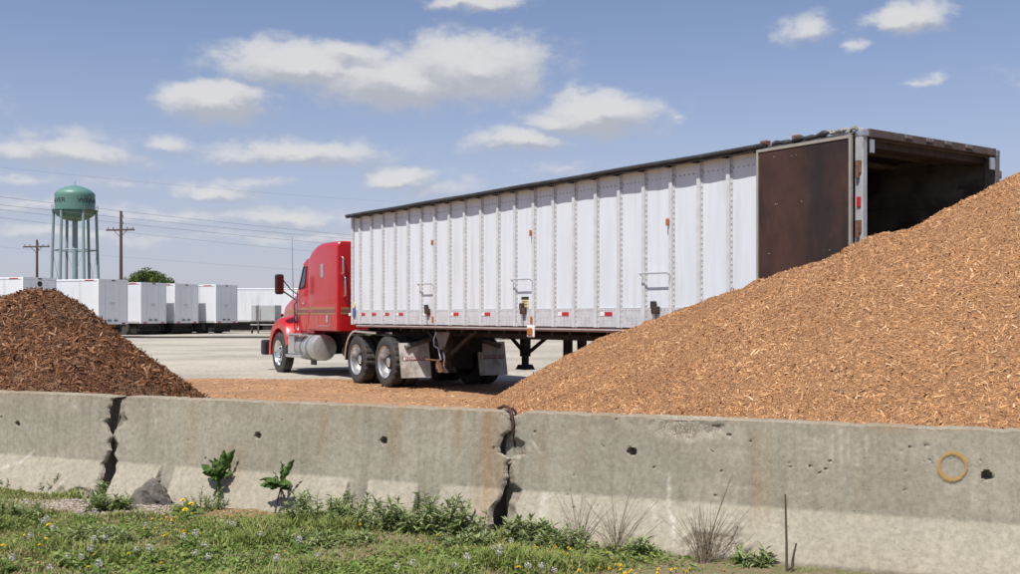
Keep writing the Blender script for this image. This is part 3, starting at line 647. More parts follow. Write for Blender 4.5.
# rear frame
rp = MB().box(TL - .12, TL - .01, -.03, .05, TZ0, TZ1 + .055); rp.build('rear_post', mat('pale_rear_post', (.46, .48, .50), .45, .2, .12, 5, (.34, .30, .27), 4, (.5, .7)), tr, bevel=.008)
MB().box(TL - .155, TL, TW - .07, TW + .03, TZ0, TZ1 + .04).build('rear_post', M['steel'], tr, bevel=.008)
MB().box(TL - .10, TL + .01, .072, TW - .072, TZ1 - .04, TZ1 + .055).build('rear_header', M['header'], tr, bevel=.008)
MB().box(TL - .35, TL - .12, .072, TW - .072, TZ1 - .13, TZ1 + .02).build('header_lip', M['darkhead'], tr, bevel=.008)
for yv in (.78, 1.20, 1.58, 2.02):
    MB().box(TL + .011, TL + .035, yv - .07, yv + .07, TZ1 - .005, TZ1 + .04).build('header_lamp', M['steel'], tr, bevel=.01)
MB().box(TL + .001, TL + .02, .072, .14, TZ1 - .22, TZ1 - .07).build('gusset', M['alu'], tr)
MB().box(TL + .001, TL + .02, TW - .22, TW - .12, TZ1 - .22, TZ1 - .07).build('gusset', M['alu'], tr)
for z in (3.10, 2.42, 1.7):
    h = MB(); h.tube([(TL - .07, -.05, z - .09), (TL - .07, -.05, z + .09)], .024, 10); h.box(TL - .10, TL - .03, -.048, -.028, z - .03, z + .11); h.build('door_hinge', M['rust'], tr, 50)
MB().box(TL - .09, TL - .035, -.045, -.031, 2.68, 2.80).build('rear_marker', M['redlens'], tr, bevel=.012)
rm = MB().box(TL - .06, TL - .0, TW + .03, TW + .07, 3.2, 3.3); rm.box(TL - .06, TL, TW + .03, TW + .09, 2.78, 2.9); rm.build('hinge_stub', M['rust'], tr)
for z in (2.4, 2.9): MB().box(.2, TL - .3, TW - .058, TW - .042, z, z + .03).build('wall_rib', M['inner'], tr)
MB().box(TL - 4.6, TL - 4.55, .07, TW - .05, TZ0, TZ1 - .1).build('inner_black_sheet', M['black'], tr)  # black sheet across the interior, cutting off the view towards the nose
bo = MB()
for xx in np.arange(TL - 3.6, TL - .5, .7): bo.box(xx - .03, xx + .03, .07, TW - .05, TZ1 - .06, TZ1 + .0)
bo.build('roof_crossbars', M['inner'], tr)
text_obj('70', .40, mat('faint_letter', (.05, .05, .05), .8), tr, Matrix.Translation((TL - .36, TW - .046, 2.99)) @ Matrix.Rotation(R(90), 4, 'X'))
# the open door, swung right round against the side
d0, d1, dz0, dz1 = tt(757) + .10, TL - .10, 1.27, 3.50
dr = MB().box(d0 + .04, d1 - .04, -.125, -.095, dz0 + .03, dz1 - .035).build('rear_door', M['ply'], tr); dr['label'] = 'brown plywood rear door folded open along the side'
fr_ = MB(); fr_.box(d0, d0 + .030, -.135, -.09, dz0, dz1); fr_.box(d1 - .030, d1, -.135, -.09, dz0, dz1); fr_.box(d0 + .030, d1 - .030, -.135, -.09, dz1 - .037, dz1); fr_.box(d0 + .030, d1 - .030, -.135, -.09, dz0, dz0 + .037)
fr_.build('door_frame', mat('cream_aluminium', (.36, .34, .29), .5, .2, .12), dr, bevel=.004)
MB().box(d0 + .04, d1 - .04, -.092, -.06, dz0 + .03, dz1 - .035).build('door_skin', M['white'], dr)
bd = MB()
for xx, z in ((d0 + .28, 3.38), (d0 + .55, 3.36), (d0 + .62, 3.36), (d0 + .3, 2.8), (d0 + .33, 2.8), (d0 + .7, 2.8), (d0 + .2, 2.2), (d1 - .3, 2.2)): bd.lathe([(0, -.131), (.008, -.129), (.012, -.124)], 6, 'y', (xx, 0, z))
bd.build('bolt', M['steel'], dr)
# landing legs and under-gear
def landing(y, m):
    x0 = tt(428)
    lg = MB(); lg.box(x0 - .08, x0 + .08, y - .08, y + .08, .62, TZ0 - .06); lg.box(x0 - .055, x0 + .055, y - .055, y + .055, .42, .62); o = lg.build('landing_leg', m, tr, bevel=.008)
    ft = MB().prism([(x0 - .16, .36), (x0 + .16, .36), (x0 + .07, .46), (x0 - .07, .46)], y - .13, y + .13); ft.build('foot', m, o)
    br = MB(); br.bar((x0 + .04, y, .66), (x0 + .95, y + .02, TZ0 - .1), .055); br.bar((x0 - .04, y, .70), (x0 - .75, y + .02, TZ0 - .1), .055); br.build('brace', m, o)
    return o
landing(.42, mat('rusty_leg_steel', (.055, .042, .034), .8, .2, .3, 8, (.12, .085, .065), 5, (.5, .7)))
landing(2.25, M['darksteel'])
x0 = tt(428)
pp = MB(); pp.prism([(x0 - .30, TZ0 - .06), (x0 + .33, TZ0 - .06), (x0 + .07, .80), (x0 - .07, .80)], .30, .32); pp.build('leg_gusset', M['steel'], tr)
pp = MB(); pp.tube([(x0 - .12, .26, 1.15), (x0 - .16, .22, .98), (x0 - .1, .2, .86), (x0 + .05, .2, .82), (x0 + .1, .22, .6)], .018, 7); pp.tube([(x0 + .2, .22, .75), (x0 + .26, .2, .62), (x0 + .2, .22, .48)], .014, 7); pp.build('air_hose', M['alu'], tr, 50)
pp = MB(); pp.tube([(x0 - .25, .1, .60), (x0 + .25, .1, .60)], .015, 7); pp.bar((x0 + .2, .1, .62), (x0 + .28, .1, .38), .05); pp.box(x0 - .05, x0 + .07, .2, .36, .38, .56); pp.build('crank_handle', M['rust'], tr, 50)
for x_, y in ((4.92, 1.95), (5.27, 2.0)):
    MB().box(x_ - .08, x_ + .08, y - .05, y + .05, .25, TZ0 - .2).build('under_post', M['darksteel'], tr)
MB().box(TL - 4.2, TL - 1.0, .8, 1.8, .55, .95).build('bogie_frame', M['darksteel'], tr)

# ------------------------------------------------------------------ wheels
def tyre_bm(r, w, lugs):
    pr = [(r * .60, -w * .36), (r * .66, -w * .46), (r * .80, -w * .50), (r * .92, -w * .47), (r * .975, -w * .41), (r, -w * .36)]
    grooves = []
    for a in (-.30, -.12, .06, .24): grooves += [(r, w * a), (r * .975, w * (a + .012)), (r * .975, w * (a + .05)), (r, w * (a + .06))]
    pr = pr + grooves + [(-1, 0)] * 0 + [(r, w * .36), (r * .975, w * .41), (r * .92, w * .47), (r * .80, w * .50), (r * .66, w * .46), (r * .60, w * .36)]
    n = 72
    def fn(i, j, rr): return rr - (.022 if lugs and i % 3 == 0 and rr > r * .96 else 0) if lugs else rr
    b = MB(); b.lathe(pr, n, 'y', fn=fn); return b
def make_wheel(kind, parent, loc):
    r, w = .51, .27
    ax = MB()
    if kind == 'drive':                       # a pair of tyres, deep-dished outer rim
        ax.lathe([(0, .05), (.13, .05), (.15, .02), (.15, -.30), (0, -.30)], 24, 'y')
        o = ax.build('wheel', M['darksteel'], parent, 40, loc=loc)
        tyre_bm(r, w, True).build('tyre', M['rubber'], o, 30)
        t2 = tyre_bm(r, w, True).build('tyre', M['rubber'], o, 30); t2.location = (0, -.33, 0)
        rm_ = MB(); rm_.lathe([(.318, .128), (.326, .134), (.318, .126), (.298, .105), (.290, .0), (.275, -.035), (.20, -.06), (.13, -.055)], 40, 'y')
        for k in range(10):
            a = k * PI / 5; rm_.tube([(.155 * math.cos(a), -.06, .155 * math.sin(a)), (.155 * math.cos(a), -.02, .155 * math.sin(a))], .014, 6)
        rm_.build('rim', M['alu'], o, 35)
        hb_ = MB(); hb_.lathe([(.105, -.06), (.105, .03), (.085, .055), (0, .06)], 20, 'y'); hb_.build('hub', M['chrome'], o, 35)
    else:
        ax.lathe([(0, .0), (.12, -.02), (.12, -.2), (0, -.2)], 24, 'y')
        o = ax.build('wheel', M['darksteel'], parent, 40, loc=loc)
        tyre_bm(r, w, False).build('tyre', M['rubber'], o, 30)
        rm_ = MB(); rm_.lathe([(.318, .128), (.326, .134), (.315, .122), (.30, .09), (.29, .06), (.255, .045), (.20, .075), (.13, .085)], 40, 'y')
        for k in range(10):
            a = k * PI / 5; rm_.tube([(.165 * math.cos(a), .07, .165 * math.sin(a)), (.165 * math.cos(a), .105, .165 * math.sin(a))], .014, 6)
        rm_.build('rim', M['chrome'], o, 35)
        hh = MB()
        for k in range(10):
            a = (k + .5) * PI / 5; c0 = Vector((.238 * math.cos(a), .0535, .238 * math.sin(a)))
            hh.add([c0 + Vector((.024 * math.cos(q * PI / 4) , .006, .024 * math.sin(q * PI / 4))) for q in range(8)], [tuple(range(8))])
        hh.build('hand_hole', M['black'], o)
        hb_ = MB(); hb_.lathe([(.10, .085), (.095, .13), (.05, .15), (0, .152)], 20, 'y'); hb_.build('hub', M['chrome'], o, 35)
    return o

# ------------------------------------------------------------------ the red tractor
FX = 5.33
kx = thing('truck_tractor', 'red sleeper cab truck tractor coupled to the white trailer', 'truck', (-2.07, 23.03, 0), R(121))
dw = make_wheel('drive', kx, (.27, 1.09, .51)); fw = make_wheel('front', kx, (FX, 1.075, .50))
def copy_wheel(w, parent, loc, flip):
    c = copy_tree(w, parent); c.location = loc
    if flip: c.rotation_euler = (0, 0, PI)
    return c
copy_wheel(dw, kx, (-1.18, 1.09, .51), 0); copy_wheel(dw, kx, (.27, -1.09, .51), 1); copy_wheel(dw, kx, (-1.18, -1.09, .51), 1); copy_wheel(fw, kx, (FX, -1.075, .50), 1)
for xx in (TL - 3.6, TL - 2.3):
    c = copy_wheel(dw, tr, (xx, .16, .51), 1); copy_wheel(dw, tr, (xx, TW - .16, .51), 0)
# sleeper
sl_ = MB(); sl_.loft([rrect(w, zb, zt, r, x, 5, .05) for (x, w, zb, zt, r) in ((1.78, .98, 1.11, 3.06, .10), (1.785, 1.02, 1.09, 3.10, .12), (1.81, 1.045, 1.08, 3.12, .13), (1.88, 1.05, 1.08, 3.125, .14), (2.3, 1.05, 1.08, 3.14, .18), (2.9, 1.05, 1.08, 3.15, .2), (3.2, 1.04, 1.08, 3.13, .22), (3.5, 1.03, 1.08, 3.06, .24), (3.68, 1.02, 1.08, 2.96, .26), (3.80, .99, 1.08, 2.83, .26), (3.86, .96, 1.1, 2.72, .26))])
sleeper = sl_.build('sleeper', M['red'], kx, 35)
cb = MB(); cb.loft([rrect(w, zb, zt, r, x, 4, .06) for (x, w, zb, zt, r) in ((3.4, .99, 1.02, 2.10, .04), (3.5, 1.00, 1.0, 2.10, .04), (4.3, .995, 1.0, 2.09, .05), (4.55, .97, 1.0, 2.06, .06), (4.7, .93, 1.02, 2.04, .08))])
def gh(z, x0, x1, w):
    c = .12; return [(x0, -w, z), (x1 - c * 2, -w, z), (x1 - .04, -w + .22, z), (x1, 0, z), (x1 - .04, w - .22, z), (x1 - c * 2, w, z), (x0, w, z)]
cb.loft([gh(2.05, 3.4, 4.78, .985), gh(2.70, 3.4, 4.48, .925), gh(2.81, 3.4, 4.38, .89), gh(2.88, 3.45, 4.22, .78)])
cab = cb.build('cab', M['red'], kx, 35)
def side_pt(x, z): return (x, .985 - (z - 2.05) / .65 * .06 + .004, z)
wq = [side_pt(4.02, 2.13), side_pt(4.40, 2.10), side_pt(4.22, 2.62), side_pt(4.02, 2.62)]
MB().add(wq + [(p[0], p[1] - .02, p[2]) for p in wq], [(0, 1, 2, 3), (4, 5, 6, 7), (0, 1, 5, 4), (1, 2, 6, 5), (2, 3, 7, 6), (3, 0, 4, 7)]).build('side_window', M['glass'], cab)
wr = MB()
for p, q in zip(wq, wq[1:] + wq[:1]): wr.bar(p, q, .03, .03)
wr.build('window_frame', M['black'], cab)
sw = [(4.79, .72, 2.10), (4.79, -.72, 2.10), (4.53, -.68, 2.66), (4.53, .68, 2.66)]
MB().add(sw + [(p[0] - .03, p[1], p[2] - .02) for p in sw], [(0, 1, 2, 3), (4, 5, 6, 7), (0, 1, 5, 4), (1, 2, 6, 5), (2, 3, 7, 6), (3, 0, 4, 7)]).build('windscreen', M['glass'], cab)
dl = MB()
for a_, b_ in (((3.88, 1.06), (3.88, 2.6)), ((4.52, 1.06), (4.52, 2.05)), ((3.88, 1.06), (4.52, 1.06))):
    dl.bar((a_[0], .999, a_[1]), (b_[0], .999 if b_[1] < 2.1 else .93, b_[1]), .014, .01)
dl.build('door_seam', M['darksteel'], cab)
for yv in (-.56, -.28, 0, .28, .56): MB().lathe([(0, .05), (.03, .04), (.045, 0)], 10, 'z', (4.05, yv, 2.875)).build('roof_marker', M['amber'], cab, 50)
MB().box(4.36, 4.66, -.80, .80, 2.70, 2.73).build('sun_visor', M['red'], cab, bevel=.01)
MB().box(4.80, 4.92, .90, .935, 1.30, 1.42).build('hood_latch', M['chrome'], cab, bevel=.01)
MB().box(4.60, 4.614, -.93, .93, 1.9, 2.056).build('hood_seam', M['darksteel'], cab)
MB().box(3.94, 4.10, 1.0, 1.03, 1.72, 1.76).build('door_handle', M['chrome'], cab, bevel=.008)
# hood and fenders
hd = MB(); hd.loft([rrect(w, zb, zt, r, x, 5, .05) for (x, w, zb, zt, r) in ((4.60, .90, 1.05, 2.05, .14), (5.2, .86, 1.0, 1.97, .18), (5.8, .78, .9, 1.87, .2), (6.35, .68, .85, 1.77, .2), (6.65, .60, .8, 1.68, .2), (6.75, .54, .8, 1.58, .18))])
hood = hd.build('hood', M['red'], kx, 40)
MB().box(6.74, 6.79, -.42, .42, .85, 1.50).build('grille', M['chrome'], hood, bevel=.02)
def fender(sgn):
    b = MB(); ri, n = .60, 18; rings = []
    for i in range(n + 1):
        a = R(-8 + 172 * i / n); ro = .78 + .08 * math.sin(max(0, a)) ** 2
        cx = FX + .02
        y0, y1 = .52 * sgn, 1.20 * sgn
        rings.append([(cx + ri * math.cos(a), y0, .52 + ri * math.sin(a)), (cx + ri * math.cos(a), y1, .52 + ri * math.sin(a)), (cx + (ro - .06) * math.cos(a), y1, .52 + (ro - .06) * math.sin(a)),
                      (cx + ro * math.cos(a), y1 - .08 * sgn, .52 + ro * math.sin(a)), (cx + (ro + .02) * math.cos(a), y0, .52 + (ro + .10) * math.sin(a))])
    b.loft(rings); o = b.build('fender', M['red'], kx, 40)
    MB().lathe([(0, .05), (.03, .045), (.045, .0), (.045, -.05)], 12, 'x', (FX + .35, 1.0 * sgn, 1.44)).build('turn_lamp', M['amber'], o, 50)
    return o
fender(1); fender(-1)
MB().box(6.62, 6.90, -1.16, 1.16, .40, .80).build('bumper', M['black'], kx, bevel=.05)
ap = MB(); ap.box(4.25, 4.75, .70, 1.02, .72, 1.06); ap.build('cowl', M['red'], kx, bevel=.03)
# stripe bands, proud of the paint
st_ = MB()
for (x0_, x1_, y_s) in ((1.90, 3.40, 1.052), (3.42, 4.50, 1.003)):
    st_.k = 0; st_.box(x0_, x1_, y_s - .004, y_s + .002, 1.58, 1.625); st_.box(x0_, x1_, y_s - .004, y_s + .002, 1.465, 1.50); st_.k = 1; st_.box(x0_, x1_, y_s - .004, y_s + .001, 1.502, 1.578)
st_.k = 0; st_.box(1.772, 1.78, -.95, .95, 1.58, 1.625); st_.box(1.772, 1.78, -.95, .95, 1.465, 1.50); st_.k = 1; st_.box(1.773, 1.78, -.95, .95, 1.502, 1.578)
st_.k = 0; st_.add([(4.72, .918, 1.49), (5.8, .786, 1.47), (5.8, .786, 1.56), (4.72, .918, 1.62)], [(0, 1, 2, 3)]); st_.k = 1
st_.build('stripe', [M['gold'], M['greystripe']], kx)
MB().box(2.62, 2.78, 1.04, 1.066, 2.32, 2.64).build('sleeper_vent', M['alu'], sleeper, bevel=.02)
sb = MB()
for a_, b_ in (((2.2, 1.2), (2.95, 1.2)), ((2.2, 1.42), (2.2, 1.2)), ((2.95, 1.2), (2.95, 1.42))): sb.bar((a_[0], 1.052, a_[1]), (b_[0], 1.052, b_[1]), .018, .012)
sb.build('locker_seam', M['alu'], sleeper); MB().box(2.30, 2.42, 1.045, 1.07, 1.28, 1.46).build('locker_latch', M['chrome'], sleeper, bevel=.02)
for z0_, z1_, yv in ((2.36, 2.76, .93), (1.86, 2.32, .88)):
    gb = MB(); gb.tube([(1.78, yv, z0_), (1.71, yv, z0_ + .03), (1.71, yv, z1_ - .03), (1.78, yv, z1_)], .022, 8); gb.build('grab_handle', M['chrome'], sleeper, 50)
MB().box(1.75, 1.78, .48, .53, 1.2, 2.95).build('rear_moulding', M['alu'], sleeper)
# mirrors, aerial
for sg in (1, -1):
    mr = MB().box(4.72, 4.88, 1.36 * sg - .105, 1.36 * sg + .105, 1.96, 2.46); mo = mr.build('mirror', M['black'], kx, bevel=.05)
    MB().box(4.708, 4.718, 1.36 * sg - .085, 1.36 * sg + .085, 2.02, 2.42).build('mirror_glass', mat('mirror_glass', (.10, .03, .03), .1, .6, 0), mo)  # glass tinted red to stand in for a red reflection
    ar = MB(); ar.tube([(4.79, 1.30 * sg, 2.06), (4.72, 1.12 * sg, 1.93), (4.55, .99 * sg, 1.80)], .02, 7); ar.tube([(4.79, 1.30 * sg, 2.36), (4.7, 1.12 * sg, 2.10), (4.55, .97 * sg, 1.95)], .014, 7); ar.build('mirror_arm', M['black'], mo, 50)
an = MB(); an.tube([(5.20, .86, 1.85), (5.21, .87, 2.6), (5.22, .88, 3.42)], [.012, .008, .005], 6); an.build('aerial', M['wire'], kx)
gb = MB(); gb.tube([(4.54, .99, 1.78), (4.56, 1.05, 1.72), (4.56, 1.05, 1.1), (4.54, .99, 1.04)], .014, 7); gb.build('cab_grab_bar', M['black'], kx, 50)
# tanks and steps
for sg in (1, -1):
    yc = .88 * sg
    tk = MB(); tk.lathe([(0, 2.98), (.27, 2.982), (.300, 2.995), (.31, 3.02), (.31, 4.15), (.29, 4.19), (0, 4.20)], 36, 'x', (0, yc, .68)); to_ = tk.build('fuel_tank', mat('dull_tank_metal', (.52, .52, .51), .42, .65, .12, 5), kx, 40)
    for xx in (3.40, 3.80): MB().lathe([(.312, xx - .03), (.318, xx - .03), (.318, xx + .03), (.312, xx + .03)], 36, 'x', (0, yc, .68)).build('tank_strap', M['steel'], to_, 40)
    MB().lathe([(0, 3.1 - .0), (.05, 3.1)], 10, 'x', (0, yc, .99)).build('filler_cap', M['chrome'], to_)
    MB().box(4.22, 4.66, yc - .28, yc + .31, .50, .95).build('step_box', M['alu'], kx, bevel=.01)
    MB().box(3.55, 4.68, yc + (.20 if sg > 0 else -.36), yc + (.36 if sg > 0 else -.20), .965, 1.005).build('step_plate', M['alu'], kx, bevel=.006)
    MB().box(3.60, 4.68, yc + (.18 if sg > 0 else -.36), yc + (.36 if sg > 0 else -.18), .42, .49).build('step_plate', M['alu'], kx, bevel=.006)
    MB().box(3.35, 3.65, yc + .05 * sg, yc + .09 * sg, .26, .38).build('step_flap', M['black'], kx)
for sg in (1, -1): MB().box(-2.0, 6.5, .37 * sg - .05, .37 * sg + .05, .72, 1.0).build('chassis_rail', M['darksteel'], kx)
for xx, rr in ((.27, .1), (-1.18, .1), (FX, .07)): MB().tube([(xx, -.9, .51), (xx, .9, .51)], rr, 10).build('axle', M['darksteel'], kx, 50)
MB().box(-1.75, .85, -.50, .50, .34, .96).build('suspension_shade_block', M['darksteel'], kx, bevel=.05)  # suspension as one dark block, added to deepen the shade between the wheels
MB().box(.95, 1.9, -.55, .55, .60, 1.0).build('gearbox', M['darksteel'], kx, bevel=.02)
for sg in (1, -1): MB().lathe([(0, 1.35), (.13, 1.36), (.15, 1.39), (.15, 2.2), (.13, 2.24), (0, 2.25)], 16, 'x', (0, .62 * sg, .62)).build('air_tank', M['darksteel'], kx, 40)
MB().box(4.9, 6.3, -.45, .45, .55, 1.5).build('engine', M['darksteel'], kx, bevel=.03)
MB().lathe([(0, .02), (.44, .02), (.46, 0), (.46, -.06), (0, -.06)], 32, 'z', (-.45, 0, 1.19)).build('fifth_wheel', M['darksteel'], kx, 40)
# quarter fenders and mud flaps
for sg in (1, -1):
    q_ = MB(); rings = []
    for i in range(13):
        a = R(100 - 104 * i / 12); y0, y1 = .62 * sg, 1.23 * sg
        rings.append([(.27 + r_ * math.cos(a), yy, .52 + r_ * math.sin(a)) for r_, yy in ((.60, y0), (.60, y1 - .02 * sg), (.57, y1), (.61, y1 + .012 * sg), (.63, y1 - .03 * sg), (.63, y0))])
    rings = [[(p[0] - .95, p[1], p[2] - .02) for p in rings[0]]] + rings
    q_.loft(rings); q_.build('quarter_fender', M['chrome'], kx, 40)
    fl = MB().box(-1.80, -1.785, min(.55 * sg, 1.2 * sg), max(.55 * sg, 1.2 * sg), .21, .90); fo = fl.build('mud_flap', M['flap'], kx)
    MB().box(-1.8035, -1.8002, .875 * sg - .27, .875 * sg + .27, .545, .625).build('flap_band', M['flapred'], fo)
    text_obj('KENWORTH', .085, M['whitedec'], fo, Matrix.Translation((-1.805, .845 * sg if sg > 0 else -.905, .585)) @ Matrix.Rotation(R(-90), 4, 'Z') @ Matrix.Rotation(R(90), 4, 'X'), squash=.95)
    MB().box(-1.806, -1.8038, .875 * sg + .215, .875 * sg + .255, .552, .618).build('flap_emblem', M['whitedec'], fo)
    hg = MB(); hg.tube([(-1.79, .40 * sg, 1.0), (-1.80, .9 * sg, .86), (-1.82, 1.08 * sg, .80)], .05, 8); hg.build('flap_hanger', M['steel'], fo, 50); fo.matrix_local = Matrix.Translation((-1.79, 0, .90)) @ Matrix.Rotation(R(11), 4, 'Y') @ Matrix.Translation((1.79, 0, -.90))
MB().box(-2.02, -1.96, -.55, .55, .70, 1.0).build('rear_crossmember', M['darksteel'], kx)

# ------------------------------------------------------------------ far row of box trailers
FA = Vector((-.91, .4146, 0)).normalized(); FRZ = math.atan2(-FA.y, -FA.x)           # local +x points to the rear doors
def far_trailer(name, label):
    t = thing(name, label, 'box trailer', (0, 0, 0), FRZ, 'white box trailers parked across the yard')
    L, Wd, z0, z1 = 14, 2.6, .84, 3.80
    MB().box(-L, 0, 0, Wd, z0, z1).build('body', M['fwhite'], t, bevel=.04)
    for k in (0, 1):
        d = MB().box(.0, .05, .06 + k * 1.242, 1.295 + k * 1.242, z0 + .10, z1 - .16).build('rear_door', M['fdoor'], t, bevel=.01)
        lr = MB()
        lr.tube([(.065, .06 + k * 1.25 + .55, z0 + .15), (.065, .06 + k * 1.25 + .55, z1 - .25)], .012, 5)
        lr.build('lock_rod', M['fdoor'], d); MB().box(.05, .12, .85 + k * .55, 1.1 + k * .55, z0 + .18, z0 + .30).build('latch', M['steel'], d)
    fr = MB(); fr.box(.0, .08, 0, Wd, z1 - .15, z1 + .01); fr.box(.0, .08, 0, Wd, z0, z0 + .09); fr.box(0, .075, 0, .055, z0 + .09, z1 - .15); fr.box(0, .075, Wd - .055, Wd, z0 + .09, z1 - .15); fr.build('rear_frame', M['fdoor'], t)
    MB().box(.08, .10, 1.15, 1.45, z1 - .11, z1 - .04).build('top_lamp', M['black'], t)
    lg = MB(); lg.box(.054, .056, 1.0, 1.5, 2.22, 2.28); lg.box(.054, .056, 1.08, 1.42, 2.10, 2.16); lg.box(.054, .056, 1.14, 1.36, 1.95, 1.98); lg.build('door_emblem', mat('faded_red_print', (.58, .48, .48), .6), t)
    ug = MB(); ug.box(-13, -.3, .3, 2.3, z0 - .22, z0 - .002); ug.box(-5.0, -.5, .2, 2.4, .12, .622); ug.box(-10.6, -5.6, .35, 2.25, .14, .60); ug.box(-.4, -.3, .2, .35, .4, .62); ug.box(-.4, -.3, 2.25, 2.4, .4, .62); ug.box(-.42, -.28, .2, 2.4, .3, .4); ug.build('undercarriage_shade_fill', M['darksteel'], t)  # frame and rear guard, plus dark boxes added in place of the shadow below
    for xx in (-1.6, -3.0):
        for yv in (.3, 2.3):
            w = MB(); w.lathe([(.0, -.2), (.28, -.2), (.30, -.28), (.48, -.28), (.51, -.22), (.51, .22), (.48, .28), (.30, .28), (.28, .2), (0, .2)], 20, 'y', (xx, yv, .51)); w.build('wheel', M['rubber'], t, 40)
    MB().box(-11, -10.8, .4, .6, .1, z0 - .2).build('landing_leg', M['darksteel'], t); MB().box(-11, -10.8, 2.0, 2.2, .1, z0 - .2).build('landing_leg', M['darksteel'], t)
    MB().box(-13.9, -.06, -.015, -.001, z0 + .02, z0 + .16).build('side_rail', M['fgrey'], t); MB().box(-13.9, -.06, -.012, -.001, z1 - .14, z1 - .10).build('top_seam', M['fgrey'], t)
    for yv in (.25, 2.05): MB().box(.085, .11, yv, yv + .3, z0 + .015, z0 + .085).build('tail_lamp', M['redlens'], t)
    for yv in (.22, 1.9): MB().box(-.62, -.60, yv, yv + .5, .16, z0 - .1).build('mud_flap', M['black'], t)
    MB().box(-1.1, -.35, -.012, -.001, z1 - .12, z1 - .04).build('top_marker', M['redlens'], t)
    return t
ft = far_trailer('box_trailer', 'large white box trailer with red marker standing before the water tower')
spots = [(97.5, 69.6, None), (22, 66.2, 'white box trailer rising behind the mulch heap with a dark round mark'), (-75, 63.5, 'white box trailer cut off by the left edge of the picture'),
         (140, 77, 'white box trailer right of the largest one, under the green tree'), (174, 80, 'grey ended box trailer with only a thin strip of white side showing'),
         (215, 82.6, 'rightmost box trailer showing its rear doors, nearest the truck'), (318, 93.5, 'long white trailer seen side on behind the grey box and truck nose')]
for i, (px, d, lb) in enumerate(spots):
    o = ft if i == 0 else copy_tree(ft); o.location = ((px - PX0) / F * d, d, 0)
    if lb: o['label'] = lb
    if i == 1:
        MB().lathe([(0, .03), (.17, .03), (.17, 0)], 20, 'x', (.06, 1.3, 3.40)).build('round_mark', M['dark_letter'], o)
    if i == 6: o.rotation_euler = (0, 0, FRZ + R(20))
# grey box on its stand in front of the long trailer
p = at(266.5, 320, 84)
gb = thing('storage_box', 'grey metal box raised on a frame before the long white trailer', 'metal box', (p.x, p.y, 0), R(-6))
MB().box(-.95, .95, -.8, .8, 1.0, 2.22).build('box_body', M['fgrey'], gb, bevel=.03)
MB().box(-.58, -.40, -.815, -.801, 1.05, 2.17).build('seam_strip', M['steel'], gb)
fr = MB(); fr.box(-1.0, 1.6, -.85, .8, .86, .96)
for xx in (-.9, 1.45): fr.box(xx - .06, xx + .06, -.8, -.68, 0, .86); fr.box(xx - .06, xx + .06, .6, .72, 0, .86)
fr.build('stand', M['darksteel'], gb); MB().box(-1.0, 1.6, -.87, -.851, .66, .74).build('stand_rail', M['fgrey'], gb)
MB().tube([(-.32, -1.0, 0), (-.32, -1.0, 2.25)], .035, 7).build('upright_pipe', M['steel'], gb)

# ------------------------------------------------------------------ leafy masses
def leaves(centres, radii, n, size, squash=(1, 1, 1)):
    """leaf quads spread through overlapping clumps"""
    c = np.array(centres); r = np.array(radii); w = r ** 2; k = rng.choice(len(c), n, p=w / w.sum())
    d = rng.normal(size=(n, 3)); d /= np.linalg.norm(d, axis=1, keepdims=True); rr = rng.random(n) ** .4
    p = c[k] + d * (rr * r[k])[:, None] * np.array(squash)
    a = rng.normal(size=(n, 3)); a /= np.linalg.norm(a, axis=1, keepdims=True); b = np.cross(a, rng.normal(size=(n, 3))); b /= np.linalg.norm(b, axis=1, keepdims=True)
    s = rng.uniform(.6, 1.3, n)[:, None] * size; a = a * s; b = b * s * .5
    v = np.stack([p - a, p + b, p + a, p - b], 1).reshape(-1, 3); return v, np.arange(n * 4).reshape(-1, 4)
bp = at(150, 300, 118); bt = thing('tree', 'round green tree showing above the parked box trailers', 'tree', (bp.x, bp.y, 0))
tk = MB(); tk.tube([(0, 0, 0), (.1, 0, 1.8), (0, .1, 3.2)], [.35, .26, .18], 9)
for k in range(7):
    a = k * 2 * PI / 7; tk.tube([(0, 0, 2.0 + .15 * k), (1.0 * math.cos(a), 1.0 * math.sin(a), 3.6), (2.0 * math.cos(a), 2.0 * math.sin(a), 4.9)], [.14, .09, .03], 6)
tk.build('trunk', M['bark'], bt, 50)
cs = [(random.uniform(-3.1, 3.1), random.uniform(-1.5, 1.5), random.uniform(3.4, 5.8)) for _ in range(46)] + [(-.4, 0, 6.0), (.3, .2, 5.9), (-1.2, 0, 5.7), (3.1, 0, 4.6), (-3.0, 0, 4.9), (-1.8, 0, 5.5)]
cs = [(a, b, c - .22 * abs(a) ** 1.4 * .5) for a, b, c in cs]
v, f = leaves(cs, [random.uniform(.4, .85) for _ in cs], 12000, .12); cr = np_mesh('crown', v, f, M['leafbush']); cr.parent = bt
cs = [(random.uniform(-6.5, 24), random.uniform(62.5, 66), random.uniform(.5, 2.2)) for _ in range(420)]
v, f = leaves(cs, [random.uniform(.4, 1.0) for _ in cs], 26000, .14)
hg = np_mesh('hedgerow', v, f, M['leafhedge']); tag(hg, 'dark green scrub along the far edge of the yard', 'hedge', kind='stuff')
cs = [(random.uniform(-75, -14), random.uniform(100, 106), random.uniform(.4, 2.0)) for _ in range(420)]
v, f = leaves(cs, [random.uniform(.6, 1.2) for _ in cs], 22000, .26)
hg = np_mesh('scrub_belt', v, f, M['leafhedge']); tag(hg, 'dark scrub behind the parked box trailers', 'scrub', kind='stuff')

